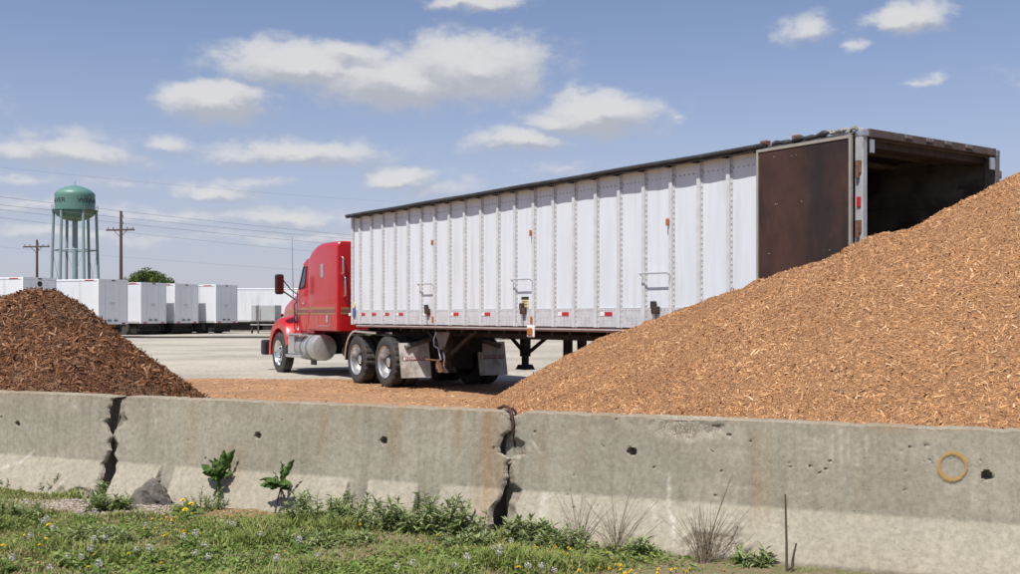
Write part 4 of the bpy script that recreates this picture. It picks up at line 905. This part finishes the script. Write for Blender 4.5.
# ------------------------------------------------------------------ water tower
D = 260; wp = at(75, HY, D); wtw = thing('water_tower', 'green water tower on tall thin legs with dark lettering', 'water tower', (wp.x, wp.y, 0))
RT = 4.6
prf = [(0, 32.9), (1.2, 32.8), (2.4, 32.4), (3.5, 31.9), (4.3, 31.3), (4.65, 30.75), (RT, 30.2), (RT, 26.9), (4.65, 26.4), (4.3, 25.7), (3.5, 25.1), (2.4, 24.6), (1.2, 24.35), (0, 24.3)]
MB().lathe(prf, 48).build('tank', M['tank'], wtw, 40)
MB().lathe([(RT, 26.75), (5.3, 26.75), (5.3, 26.95), (RT, 26.95)], 48).build('balcony', M['tank'], wtw, 30)
rl_ = MB(); rl_.lathe([(5.28, 27.85), (5.33, 27.85), (5.33, 27.92), (5.28, 27.92), (5.28, 27.85)], 48)
for k in range(24): a = k * PI / 12; rl_.tube([(5.3 * math.cos(a), 5.3 * math.sin(a), 26.95), (5.3 * math.cos(a), 5.3 * math.sin(a), 27.9)], .03, 4)
rl_.build('railing', M['tower_leg'], wtw)
MB().tube([(0, 0, 0), (0, 0, 24.6)], .65, 14).build('riser_pipe', M['tower_leg'], wtw, 40)
MB().tube([(0, 0, 32.8), (0, 0, 34)], .08, 6).build('finial', M['tower_leg'], wtw)
legs = []
for k in range(6):
    a = k * PI / 3 + R(14); c, s = math.cos(a), math.sin(a); legs.append((c, s))
    MB().tube([(5.6 * c, 5.6 * s, 0), (4.85 * c, 4.85 * s, 26.8)], .34, 10).build('leg', M['tower_leg'], wtw, 40)
for k in range(6):
    (a, b), (c, d) = legs[k], legs[(k + 1) % 6]; r_ = 5.12
    MB().tube([(r_ * a, r_ * b, 17.2), (r_ * c, r_ * d, 17.2)], .14, 6).build('strut', M['tower_leg'], wtw)
    MB().tube([(5.5 * a, 5.5 * b, 1), (5.12 * c, 5.12 * d, 17)], .04, 4).build('brace_rod', M['tower_leg'], wtw)
view = math.atan2(-wp.y, -wp.x)
for start in (5, -119):
    me = text_mesh('WEAVER', 1.5, .02)
    xs = [v.co.x for v in me.vertices]; x0_, x1_ = min(xs), max(xs); span = R(92)
    for v in me.vertices:
        a = view + R(start) + (v.co.x - x0_) / (x1_ - x0_) * span; r_ = RT + .02 + v.co.z
        v.co = Vector((r_ * math.cos(a), r_ * math.sin(a), 29.0 + v.co.y))
    me.materials.clear(); me.materials.append(M['dark_letter']); o = bpy.data.objects.new('lettering', me); COL.objects.link(o); o.parent = wtw

# ------------------------------------------------------------------ utility poles and wires
def pole(label, px, d, ztop, arm, zarm, yaw):
    p = at(px, HY, d); t = thing('utility_pole', label, 'utility pole', (p.x, p.y, 0), yaw, 'wooden utility poles beyond the box trailers')
    MB().tube([(0, 0, 0), (0, 0, ztop)], [.20, .13], 10).build('pole_shaft', M['wood'], t, 50)
    MB().box(-arm / 2, arm / 2, -.19, -.06, zarm - .09, zarm + .09).build('crossarm', M['wood'], t)
    b = MB(); b.bar((-.7, -.12, zarm - .1), (0, -.12, zarm - .75), .05); b.bar((.7, -.12, zarm - .1), (0, -.12, zarm - .75), .05); b.build('arm_brace', M['wood'], t)
    for xx in (-arm / 2 + .2, -arm / 4, arm / 4, arm / 2 - .2):
        MB().lathe([(0, zarm + .30), (.06, zarm + .28), (.07, zarm + .2), (.03, zarm + .15), (.03, zarm + .09)], 8, 'z', (xx, -.12, 0)).build('insulator', M['steel'], t)
    for z in (ztop - .5, ztop - 1.2): MB().box(.12, .24, -.06, .06, z - .15, z + .1).build('bracket', M['steel'], t)
    return t
pole('taller wooden utility pole right of the water tower', 121, 110, 12.15, 3.2, 10.2, R(-12))
pole('shorter wooden utility pole left of the water tower', 37, 130, 10.6, 3.6, 9.75, R(-12))
def wire(label, a, b, sag, r=.020):
    a, b = Vector(a), Vector(b); e = (b - a) * .35; a = a - e; b = b + e
    m_ = MB(); m_.tube([a.lerp(b, i / 30) - Vector((0, 0, sag * 4 * (i / 30) * (1 - i / 30))) for i in range(31)], r, 4)
    tag(m_.build('power_line', M['wire']), label, 'power line', 'power lines behind the truck')
wire('topmost power line, faint and well above the others', at(0, 163, 82), at(350, 196, 118), .5, .006)
wire('uppermost of the three close power lines crossing the tower tank', at(0, 194, 75), at(350, 233, 108), .3, .012)
wire('middle of the three close power lines crossing the tower tank', at(0, 202, 76), at(350, 237, 109), .3, .012)
wire('lowest of the three close power lines crossing the tower tank', at(0, 207, 77), at(350, 243.5, 110), .3, .012)
wire('power line just below the tank, sloping more steeply to the right', at(0, 214, 78), at(350, 252, 112), .4, .010)
wire('low thin power line at the height of the tower strut', at(0, 245, 110), at(350, 272, 150), .3, .009)

# ------------------------------------------------------------------ the verge: grass, weeds, flowers
CAMS = 2.83
def infront(x, y): return (x - BO.x) * NRM.x + (y - BO.y) * NRM.y           # distance in front of the barrier centre line
def verge_pts(n, dens):
    x = rng.uniform(-6.2, 3.2, n); y = rng.uniform(4.4, 9.6, n); d = infront(x, y)
    k = (d > .30) & (d < 4.0) & (rng.random(n) < dens(x, y, d)); return x[k], y[k]
def gz(x, y): return (fbm(x * 1.1, y * 1.1, 301) - .5) * .07
def patch(x, y, px, py, rx, ry):                 # soft ellipse on the ground around a photo point
    d = gd(py); cx = (px - PX0) / F * d; return np.exp(-(((x - cx) / rx) ** 2 + ((y - d) / ry) ** 2))
def bare(x, y):
    b = 1.5 * (patch(x, y, 85, 509, .62, .30) + patch(x, y, 125, 514, .35, .22) + patch(x, y, 245, 520, .36, .24) + patch(x, y, 300, 519, .22, .18) + patch(x, y, 640, 580, .45, .26) + patch(x, y, 700, 584, .3, .2)) + .25 * (patch(x, y, 150, 548, .5, .3) + patch(x, y, 400, 553, .4, .25) + patch(x, y, 20, 520, .4, .2) + patch(x, y, 300, 565, .4, .15) + patch(x, y, 480, 560, .25, .15))
    return np.clip(b, 0, 1)
# soil relief sheet
gx, gy = np.meshgrid(np.arange(-9, 6, .06), np.arange(2.0, 12, .06), indexing='ij'); dd = infront(gx, gy)
zz = .012 + gz(gx, gy) * np.clip((dd) * 3, 0, 1) + (fbm(gx * 7, gy * 7, 311) - .5) * .03 - .10 * sstep(-.6, 1.6, gx) + .03
zz -= .12 * sstep(2.5, 5.5, gx)
ny_ = gx.shape[1]; i, j = np.meshgrid(np.arange(gx.shape[0] - 1), np.arange(ny_ - 1), indexing='ij'); i, j = i.ravel(), j.ravel()
f = np.stack([i * ny_ + j, (i + 1) * ny_ + j, (i + 1) * ny_ + j + 1, i * ny_ + j + 1], 1); f = f[(dd.ravel()[f] > .02).all(1)]
vz = np_mesh('verge', np.stack([gx, gy, zz], -1).reshape(-1, 3), f, MG, True); vz['kind'] = 'structure'
def gzz(x, y):
    i = np.clip(((np.asarray(x) + 9) / .06).astype(int), 0, gx.shape[0] - 1); j = np.clip(((np.asarray(y) - 2) / .06).astype(int), 0, ny_ - 1); return zz[i, j]
g['kind'] = 'structure'
def lush(x, y): return fbm(x * 1.6, y * 2.2, 401)
def blades(x, y, hmin, hmax, wid, lean, m, name):
    n = len(x); z = gzz(x, y); h = rng.uniform(hmin, hmax, n) * (.40 + 1.25 * sstep(.45, .72, fbm(x * 2.6 + 5, y * 2.6, 733))); a = rng.uniform(0, 2 * PI, n); l = rng.uniform(.1, lean, n) * h
    w = wid * rng.uniform(.6, 1.4, n); dx, dy = np.cos(a), np.sin(a); px_, py_ = -dy * w / 2, dx * w / 2
    def P(t, k): return np.stack([x + dx * l * t * t + px_ * k, y + dy * l * t * t + py_ * k, z + h * t * (1 - .25 * t * lean)], 1)
    v = np.stack([P(0, -1), P(0, 1), P(.55, .8), P(.55, -.8), P(1, .08), P(1, -.08)], 1).reshape(-1, 3)
    f = (np.array([[0, 1, 2, 3], [3, 2, 4, 5]])[None] + (np.arange(n) * 6)[:, None, None]).reshape(-1, 4)
    o = np_mesh(name, v, f, m, False); return o
GR = [(.10, .155, .028), (.155, .225, .042), (.205, .27, .058), (.28, .30, .085), (.12, .19, .034), (.40, .35, .17), (.235, .285, .068)]
MGR = mat('grass_blades', (.1, .12, .03), .6, 0, .15, 2.5, (.36, .30, .14), 2.4, (.53, .70), island=GR, trans=.25, spec=.3)
x, y = verge_pts(430000, lambda x, y, d: np.clip((.42 + 1.1 * sstep(.38, .58, lush(x, y))) * (1 - bare(x, y) * 1.0) , 0, 1) * np.where((x < .62 * y + .5) & (y > 5.2), 1, .25))
o = blades(x, y, .022, .080, .0075, 1.1, MGR, 'grass'); tag(o, 'short weedy grass covering the verge before the barriers', 'grass', kind='stuff')
MCL = mat('clover_leaves', (.1, .14, .03), .55, 0, .12, 3, island=[(.10, .175, .032), (.16, .245, .048), (.22, .285, .072), (.29, .31, .11)], trans=.3, spec=.3)
def leaflets(x, y, size, hmax, m, name):
    n = len(x); z = gzz(x, y) + rng.uniform(.004, hmax, n) * (.4 + lush(x, y)); a = rng.uniform(0, 2 * PI, n); s = size * rng.uniform(.6, 1.5, n)
    t = rng.uniform(-.5, .8, n); u = np.stack([np.cos(a) * np.cos(t), np.sin(a) * np.cos(t), np.sin(t)], 1) * s[:, None]; r2 = rng.normal(0, .5, n)
    w = np.stack([-np.sin(a) * np.cos(r2), np.cos(a) * np.cos(r2), np.sin(r2)], 1) * (s * .42)[:, None]; p = np.stack([x, y, z], 1)
    dn = np.zeros_like(p); dn[:, 2] = -s * .15
    v = np.stack([p - u, p - u * .1 + w, p + u + dn, p - u * .1 - w], 1).reshape(-1, 3)
    return np_mesh(name, v, np.arange(n * 4).reshape(-1, 4), m)
x, y = verge_pts(130000, lambda x, y, d: np.clip(1.3 * sstep(.42, .66, lush(x + 3, y - 2)) * (1 - bare(x, y)), 0, 1) * np.where((x < .62 * y + .5) & (y > 5.2), 1, .2))
o = leaflets(x, y, .016, .055, MCL, 'clover'); tag(o, 'low leafy clover and weeds mixed into the verge grass', 'ground cover', kind='stuff')
MTH = mat('dry_thatch', (.3, .25, .14), .8, 0, .15, 3, island=[(.20, .155, .085), (.32, .26, .15), (.42, .36, .22), (.26, .22, .11)], trans=.2, spec=.2)
x, y = verge_pts(75000, lambda x, y, d: np.clip(.35 + .8 * sstep(.45, .62, fbm(x * 2.1, y * 2.6, 655)), 0, 1) * (1 - .9 * bare(x, y)) * np.where((x < .62 * y + .5) & (y > 5.2), 1, .2))
o = blades(x, y, .012, .034, .005, 2.6, MTH, 'dry_grass'); tag(o, 'dry straw and dead grass lying among the green verge grass', 'dry grass', kind='stuff')
MST = mat('pale_gravel', (.4, .36, .32), .9, 0, .15, 20, island=[(.20, .15, .12), (.34, .29, .25), (.46, .42, .37), (.28, .19, .15), (.38, .32, .27)])
def stones(n, dens, smin, smax, name, label, cat):
    x, y = verge_pts(n, dens); n = len(x); z = gzz(x, y); s = rng.uniform(smin, smax, n)
    o0 = np.array([[1, 0, 0], [-1, 0, 0], [0, 1, 0], [0, -1, 0], [0, 0, 1], [0, 0, -1.]])
    v = o0[None] * s[:, None, None] * rng.uniform(.6, 1.2, (n, 6, 1)) * np.array([1, 1, .6]); a = rng.uniform(0, PI, n); c, q = np.cos(a)[:, None], np.sin(a)[:, None]
    v = np.stack([v[..., 0] * c - v[..., 1] * q, v[..., 0] * q + v[..., 1] * c, v[..., 2]], -1) + np.stack([x, y, z + s * .2], 1)[:, None]
    f0 = np.array([[0, 2, 4], [2, 1, 4], [1, 3, 4], [3, 0, 4], [2, 0, 5], [1, 2, 5], [3, 1, 5], [0, 3, 5]])
    tag(np_mesh(name, v.reshape(-1, 3), (f0[None] + (np.arange(n) * 6)[:, None, None]).reshape(-1, 3), MST), label, cat, kind='stuff')
stones(170000, lambda x, y, d: np.clip(1.1 * (patch(x, y, 85, 509, .8, .34) + patch(x, y, 130, 515, .4, .26)) - .10 + .03, 0, 1), .006, .014, 'gravel', 'patch of pale gravel at the foot of the left barrier', 'gravel')
x, y = verge_pts(130000, lambda x, y, d: np.clip(1.4 * patch(x, y, 245, 521, .42, .30) + patch(x, y, 305, 522, .3, .24) + 1.2 * patch(x, y, 650, 576, .6, .28) - .10, 0, 1) + .012)
o = chips('chip_spill', np.stack([x, y, gzz(x, y) + .006], 1), np.tile([[0, 0, 1.]], (len(x), 1)), MBIG, .010, .028, .35)
tag(o, 'wood chips spilled along the foot of the barriers', 'wood chips', kind='stuff')
# plants
MLF = mat('dock_leaf', (.065, .135, .025), .65, 0, .2, 12, (.13, .21, .05), 14, (.42, .62), trans=.35, bump=.4, bscale=50, spec=.25)
MWD = mat('weed_leaf', (.07, .11, .04), .55, 0, .1, 5, island=[(.14, .20, .06), (.21, .28, .09), (.28, .33, .13), (.36, .39, .20)], trans=.3)
MDRY = mat('dry_stem', (.20, .16, .11), .85, 0, .2, 6, island=[(.12, .09, .065), (.22, .17, .12), (.32, .26, .19)])
MSTK = mat('dead_stalk', (.09, .065, .05), .9, 0, .3, 10)
def leaf_mesh(L, Wd, droop, fold=.35, n=14, wavy=.16):
    b = MB(); vs = []; fs = []
    for i in range(n):
        t = i / (n - 1); w = 1.0 * Wd * (math.sin(PI * min(1, t ** 1.25 * .95 + .04)) ** .8) / 2 * (1 + wavy * math.sin(i * 2.6)) + .002
        x = L * t; z = -droop * L * t * t + .006 * math.sin(i * 1.9)
        vs += [(x, -w, z + fold * w), (x, 0, z), (x, w, z + fold * w)]
    for i in range(n - 1):
        for k in (0, 1): fs.append((i * 3 + k, (i + 1) * 3 + k, (i + 1) * 3 + k + 1, i * 3 + k + 1))
    return b.add(vs, fs)
def dock(label, px, d, specs, zc, group=None):
    x_ = (px - PX0) / F * d; z_ = float(gzz(x_, d)); t = thing('dock_plant', label, 'weed plant', (x_, d, z_), 0, group)
    for (yaw, tilt, L, Wd, dr) in specs + [(y_ + random.uniform(-35, 35), t_ * random.uniform(.6, 1.1), L_ * random.uniform(.45, .8), W_ * .7, d_ + .15) for (y_, t_, L_, W_, d_) in specs[::3]]:
        o = leaf_mesh(L, Wd, dr).build('leaf', MLF, t, 60); o.location = (random.uniform(-.012, .012), 0, zc + random.uniform(-.02, .02)); o.rotation_euler = (Matrix.Rotation(R(yaw), 3, 'Z') @ Matrix.Rotation(-R(tilt), 3, 'Y') @ Matrix.Rotation(R(random.choice((-1, 1)) * random.uniform(40, 75)), 3, 'X')).to_euler()
        sm_ = o.modifiers.new('thick', 'SOLIDIFY'); sm_.thickness = .002
    s_ = MB()
    for q in range(6): a = random.uniform(0, 6.3); s_.tube([(.05 * math.cos(a), .03 * math.sin(a), -.02), (.02 * math.cos(a), .01 * math.sin(a), zc * .6), (.0, 0, zc)], .0045, 5)
    s_.build('stalk', MSTK if 'bare' in label else MLF, t, 50)
    return t
dock('upright dock weed with big dark green leaves against the barrier', 219, 7.86, [(80, 72, .21, .06, -.05), (20, 66, .24, .065, .05), (165, 45, .19, .06, .2), (150, 62, .18, .055, .1), (200, 25, .13, .05, .3), (0, 40, .12, .045, .3), (-20, 75, .2, .06, .0), (190, 80, .17, .06, 0), (-90, 50, .12, .06, .4), (-120, 35, .10, .05, .5)], .20)
dock('bright green dock weed on bare grey stalks against the barrier', 281, 7.58, [(120, 74, .19, .055, -.05), (10, 62, .20, .05, .0), (178, 30, .15, .05, .3), (168, 48, .13, .035, .2), (-170, 15, .13, .05, .5), (-70, 30, .11, .06, .5), (-120, 35, .12, .06, .4), (60, 80, .15, .05, 0), (-150, 0, .10, .045, .4), (-30, 20, .08, .04, .5)], .19)
def weed(label, px, d, w, h, n, seed, lf=.055):
    rg = random.Random(seed); x_ = (px - PX0) / F * d; t = thing('leafy_weed', label, 'weed plant', (x_, d, float(gzz(x_, d))), 0, 'leafy weeds along the barrier')
    s_ = MB(); vs = []; fs = []
    for q in range(n):
        a = rg.uniform(0, 2 * PI); r_ = w * math.sqrt(rg.random()); b0 = Vector((r_ * math.cos(a) * .8, r_ * math.sin(a) * .45, 0)); hh = h * rg.uniform(.35, 1.2) * (1 - .3 * (r_ / w) ** 2)
        tip = b0 + Vector((rg.uniform(-.05, .05) + .25 * b0.x, rg.uniform(-.05, .05), hh)); s_.tube([b0, b0.lerp(tip, .5) + Vector((0, 0, .01)), tip], [.003, .0025, .0015], 4)
        for z in np.arange(.12, 1.04, .052 if hh > .1 else .1):
            for rep in (0, 1):
                p = b0.lerp(tip, min(z, 1)); aa_ = rg.uniform(0, 2 * PI); el_ = rg.uniform(-.2, .9) if z < .95 else rg.uniform(.5, 1.2); L = lf * rg.uniform(.7, 1.25)
                u = Vector((math.cos(aa_) * math.cos(el_), math.sin(aa_) * math.cos(el_), math.sin(el_))); v_ = u.cross(Vector((0, 0, 1))).normalized() * L * .12
                o_ = len(vs); vs += [p, p + u * L * .45 + v_, p + u * L - Vector((0, 0, L * .22)), p + u * L * .45 - v_]; fs.append((o_, o_ + 1, o_ + 2, o_ + 3))
    st2 = s_.build('stem', MLF, t); st2['kind'] = 'stuff'
    v = np.array([tuple(q) for q in vs]); o = np_mesh('foliage', v, np.array(fs), MWD); o.parent = t; o['kind'] = 'stuff'; return t
weed('bushy green weed clump, largest, below the second barrier slot', 425, 6.92, .33, .24, 44, 1, .062)
weed('grey green weed clump below the first slot right of the bare dock', 330, 7.12, .32, .21, 32, 2, .055)
weed('low ragged weeds between the two larger weed clumps', 378, 6.95, .14, .13, 13, 21, .05)
weed('low ragged weeds right of the largest weed clump', 483, 6.85, .12, .13, 10, 22, .05)
weed('sparse tall weed left of the first slot beside the bare dock', 303, 7.25, .10, .24, 9, 23, .045)
weed('small grey weed tuft at the foot of the dock beside the dandelions', 205, 7.72, .14, .17, 18, 3, .03)
weed('leafy weed at the foot of the wide crack in the barrier', 528, 6.75, .16, .15, 22, 4, .07)
weed('small weed tuft under the cracked barrier joint on the left', 113, 8.30, .14, .10, 16, 5, .045)
weed('upright grey weed tuft at the foot of the far left barrier', 52, 8.55, .10, .15, 12, 6, .035)
weed('green weed clump at the left edge of the verge', 12, 7.35, .22, .12, 34, 7, .06)
weed('low broad weed clump in the gravel near the left joint', 108, 7.75, .18, .09, 26, 8, .07)
weed('yellow flowered weed clump right of the wide crack', 556, 6.55, .24, .12, 36, 9, .05)
weed('leafy seedling tuft by the foot of the right barrier', 640, 6.42, .05, .11, 8, 10, .07)
weed('leaf tuft beside the dark stick at the bottom edge', 752, 6.22, .09, .12, 12, 11, .08)
weed('trailing green weed at the foot of the far left barrier edge', 18, 8.75, .35, .07, 40, 12, .045)
weed('low green clump below the largest weed clump', 465, 6.6, .2, .06, 30, 13, .05)
weed('low green clump near the bottom edge left of centre', 330, 6.55, .3, .06, 44, 14, .05)
weed('low green clump near the bottom edge at far left', 90, 6.6, .3, .07, 44, 15, .05)
def tuft(label, px, d, h, w, n, seed, extra=()):
    rg = random.Random(seed); x_ = (px - PX0) / F * d; b = MB()
    for q in range(n):
        a = rg.gauss(0, .42); hh = h * rg.uniform(.35, 1); dx = math.sin(a) * hh * .9; dy = rg.gauss(0, .12) * hh
        p0 = Vector((rg.gauss(0, .02), rg.gauss(0, .015), -.01)); p2 = p0 + Vector((dx, dy, hh * math.cos(a) ** .5)); p1 = p0.lerp(p2, .5) + Vector((-dx * .12, 0, hh * .06)); b.tube([p0, p1, p2], [.0022, .0016, .0008], 3, False)
        if rg.random() < .5:
            s = rg.uniform(.4, .8); c = p0.lerp(p2, s); b.tube([c, c + Vector((rg.gauss(0, .04), rg.gauss(0, .03), rg.uniform(.02, .06)))], [.0014, .0006], 3, False)
    for e in extra: b.tube([(0, 0, 0), (e[0] * .4, 0, e[1] * .5), (e[0], .0, e[1])], [.003, .002, .001], 4, False)
    o = b.build('dry_weed_tuft', MDRY); o.location = (x_, d, float(gzz(x_, d))); tag(o, label, 'dry weed', 'dead weed tufts along the right barrier')
tuft('sparse dead weed stems right of the wide crack, leftmost dry tuft', 578, 6.66, .40, .1, 30, 1, [(.18, .46), (-.05, .38)])
tuft('thin dead weed stems between the other two dry tufts', 616, 6.52, .42, .1, 34, 2, [(.12, .50), (.26, .33)])
tuft('densest dead weed tuft, brown and bushy, before the right barrier', 704, 6.27, .42, .1, 90, 3, [(.17, .56), (.15, .52), (.28, .36)])
for px, yt_, lb, dx in ((787, 494, 'tall dark dead stalk standing before the right barrier', -.01), (791, 543, 'short dark dead stalk beside the taller one', .03)):
    x_ = (px - PX0) / F * 6.05; z1_ = EYE + (HY - yt_) / F * 6.05; b = MB(); b.tube([(x_, 6.05, -.12), (x_ + dx * .3, 6.05, z1_ * .4), (x_ + dx, 6.05, z1_)], [.0085, .007, .005], 6); tag(b.build('dead_stalk', MSTK, None, 50), lb, 'dead stalk')
# broken lump of concrete under the slot
rk = bmesh.new(); bmesh.ops.create_icosphere(rk, subdivisions=4, radius=1)
for v in rk.verts:
    p = v.co; k = 1 + .55 * (float(fbm(np.array([p.x * 1.9 + p.z]), np.array([p.y * 1.9 - p.z]), 900)[0]) - .5) + .40 * (float(fbm(np.array([p.x * 7]), np.array([p.z * 7 + p.y * 5]), 905)[0]) - .5)
    v.co = Vector((p.x * .24 * k, p.y * .12 * k, max(-.02, .20 * k * p.z * (1 - .8 * abs(p.x)))))
me = bpy.data.meshes.new('concrete_lump'); rk.to_mesh(me); rk.free(); me.shade_smooth(); me.set_sharp_from_angle(angle=R(25)); me.materials.append(mat('broken_concrete', (.15, .135, .115), .95, 0, .35, 18, (.07, .062, .052), 8, (.45, .65), bump=.8, bscale=40))
o = bpy.data.objects.new('concrete_lump', me); COL.objects.link(o); d = 8.02; o.location = ((152 - PX0) / F * d, d, .02); o.rotation_euler = (0, 0, BRZ); tag(o, 'broken lump of concrete wedged under the left slot of the barrier', 'concrete rubble')
# dandelions
MWD2 = mat('rosette_leaf', (.11, .18, .035), .6, 0, .15, 20, (.16, .21, .05), 15, (.45, .65), trans=.3, spec=.25)
MYE = mat('dandelion_yellow', (.85, .60, .012), .6, 0, .12, 40); MFL = mat('seed_fluff', (.56, .54, .48), .9, 0, .1, 30, trans=.3); MSM2 = mat('flower_stem', (.12, .14, .05), .6, 0, .1)
def flower_proto(name, label, cat, group, r, h, kind):
    t = thing(name, label, cat, (0, 0, 0), 0, group); t['base_label'] = label
    s_ = MB(); s_.tube([(0, 0, -.01), (.004, .002, h * .6), (0, 0, h)], .0022, 4); s_.build('stem', MSM2, t)
    if r > .012:
        for k in range(9):
            a = k * .698 + random.uniform(-.25, .25); L = random.uniform(.05, .095); lf_ = leaf_mesh(L, .022, random.uniform(.1, .5), .3, 7, .35)
            o_ = lf_.build('leaf', MWD2, t, 60); o_.rotation_euler = (0, -R(random.uniform(12, 48)), a); o_.location = (0, 0, .004)
    b = MB()
    if kind == 'puff':
        b.lathe([(0, h - .004), (.004, h), (0, h + .004)], 5)
        for q in range(46):
            u = Vector((random.gauss(0, 1), random.gauss(0, 1), random.gauss(0, 1))).normalized(); w = u.orthogonal().normalized(); c = Vector((0, 0, h)) + u * r * random.uniform(.85, 1); v2 = u.cross(w)
            b.add([c + w * r * .22, c + v2 * r * .22, c - w * r * .22, c - v2 * r * .22], [(0, 1, 2, 3)])
        b.build('seed_head', MFL, t)
    else:
        for ring, (rr, zz_, n) in enumerate(((1.0, 0, 14), (.72, .004, 12), (.42, .008, 8))):
            for k in range(n):
                a = k * 2 * PI / n + ring * .2; c, s = math.cos(a), math.sin(a); w = r * .13
                b.add([(0, 0, h + zz_ * .6), (r * rr * .6 * c - w * s, r * rr * .6 * s + w * c, h + zz_ + r * .12), (r * rr * c, r * rr * s, h + zz_ + r * .10), (r * rr * .6 * c + w * s, r * rr * .6 * s - w * c, h + zz_ + r * .12)], [(0, 1, 2, 3)])
        b.build('flower_head', MYE, t)
    return t
def place(proto, first, px, py, hz, sc=1, label=None, tilt=.25):
    """stand a copy where the photo shows its head at (px, py)"""
    o = proto if first else copy_tree(proto); d = gd(py, hz); x_ = (px - PX0) / F * d
    o.location = (x_, d, float(gzz(x_, d))); o.rotation_euler = (random.uniform(-.1, tilt) , random.uniform(-tilt, tilt), random.uniform(0, 6)); o.rotation_euler[0] = abs(o.rotation_euler[0]); o.scale = (sc,) * 3
    o['label'] = label or proto['base_label']
    return o
dy = flower_proto('dandelion', 'yellow dandelion flower in the verge grass', 'dandelion', 'yellow dandelions in the verge', .020, .055, 'flower')
first = True
for px, py, sc, lb in ((184, 508, 1.35, 'large yellow dandelion, left one of the cluster of three'), (189, 512, 1.35, 'large yellow dandelion, right one of the cluster of three'), (186, 518, 1.3, 'large yellow dandelion, lowest of the cluster of three'),
        (186, 537, 1.0, None), (50, 530, 1.0, 'single bright yellow dandelion at left of the verge'), (1, 552, 1.0, None), (87, 572, .9, None), (162, 569, 1.0, None), (45, 545, .7, None), (105, 551, .7, None), (519, 571, 1, None), (535, 546, .8, None)):
    place(dy, first, px, py, .06, sc, lb); first = False
pf = flower_proto('dandelion_seed_head', 'grey white dandelion seed head in the verge grass', 'seed head', 'dandelion seed heads in the verge', .021, .075, 'puff')
first = True
for (px, py) in [(43, 526), (48, 522), (51, 534), (33, 542), (18, 511), (101, 535), (108, 534), (105, 543), (92, 545), (87, 555), (82, 559), (48, 571), (95, 518), (80, 517), (146, 532), (194, 541), (182, 544), (203, 554), (199, 559), (154, 555), (137, 555), (208, 563), (100, 570), (235, 529), (228, 528),
                 (493, 550), (498, 550), (502, 556), (395, 571), (455, 570), (465, 562), (410, 568), (530, 571), (538, 568), (556, 569), (512, 540), (330, 515), (274, 566), (318, 560), (300, 546), (10, 566), (66, 560), (260, 540)]:
    place(pf, first, px + random.uniform(-1, 1), py, .08, random.uniform(.75, 1.15), None); first = False
sf = flower_proto('yellow_wildflower', 'tiny yellow wildflower low in the verge grass', 'wildflower', 'tiny yellow wildflowers in the verge', .0095, .05, 'flower')
pts = [(random.gauss(640, 32), random.uniform(562, 573)) for _ in range(34)] + [(random.gauss(575, 28), random.uniform(540, 560)) for _ in range(20)] + [(random.gauss(165, 35), random.uniform(518, 545)) for _ in range(22)] + [(random.uniform(230, 480), random.uniform(520, 570)) for _ in range(18)] + [(random.uniform(0, 130), random.uniform(500, 570)) for _ in range(14)]
first = True
for px, py in pts: place(sf, first, px, py, .05, random.uniform(.7, 1.3)); first = False

for o in SC.objects:
    if 'base_label' in o: del o['base_label']
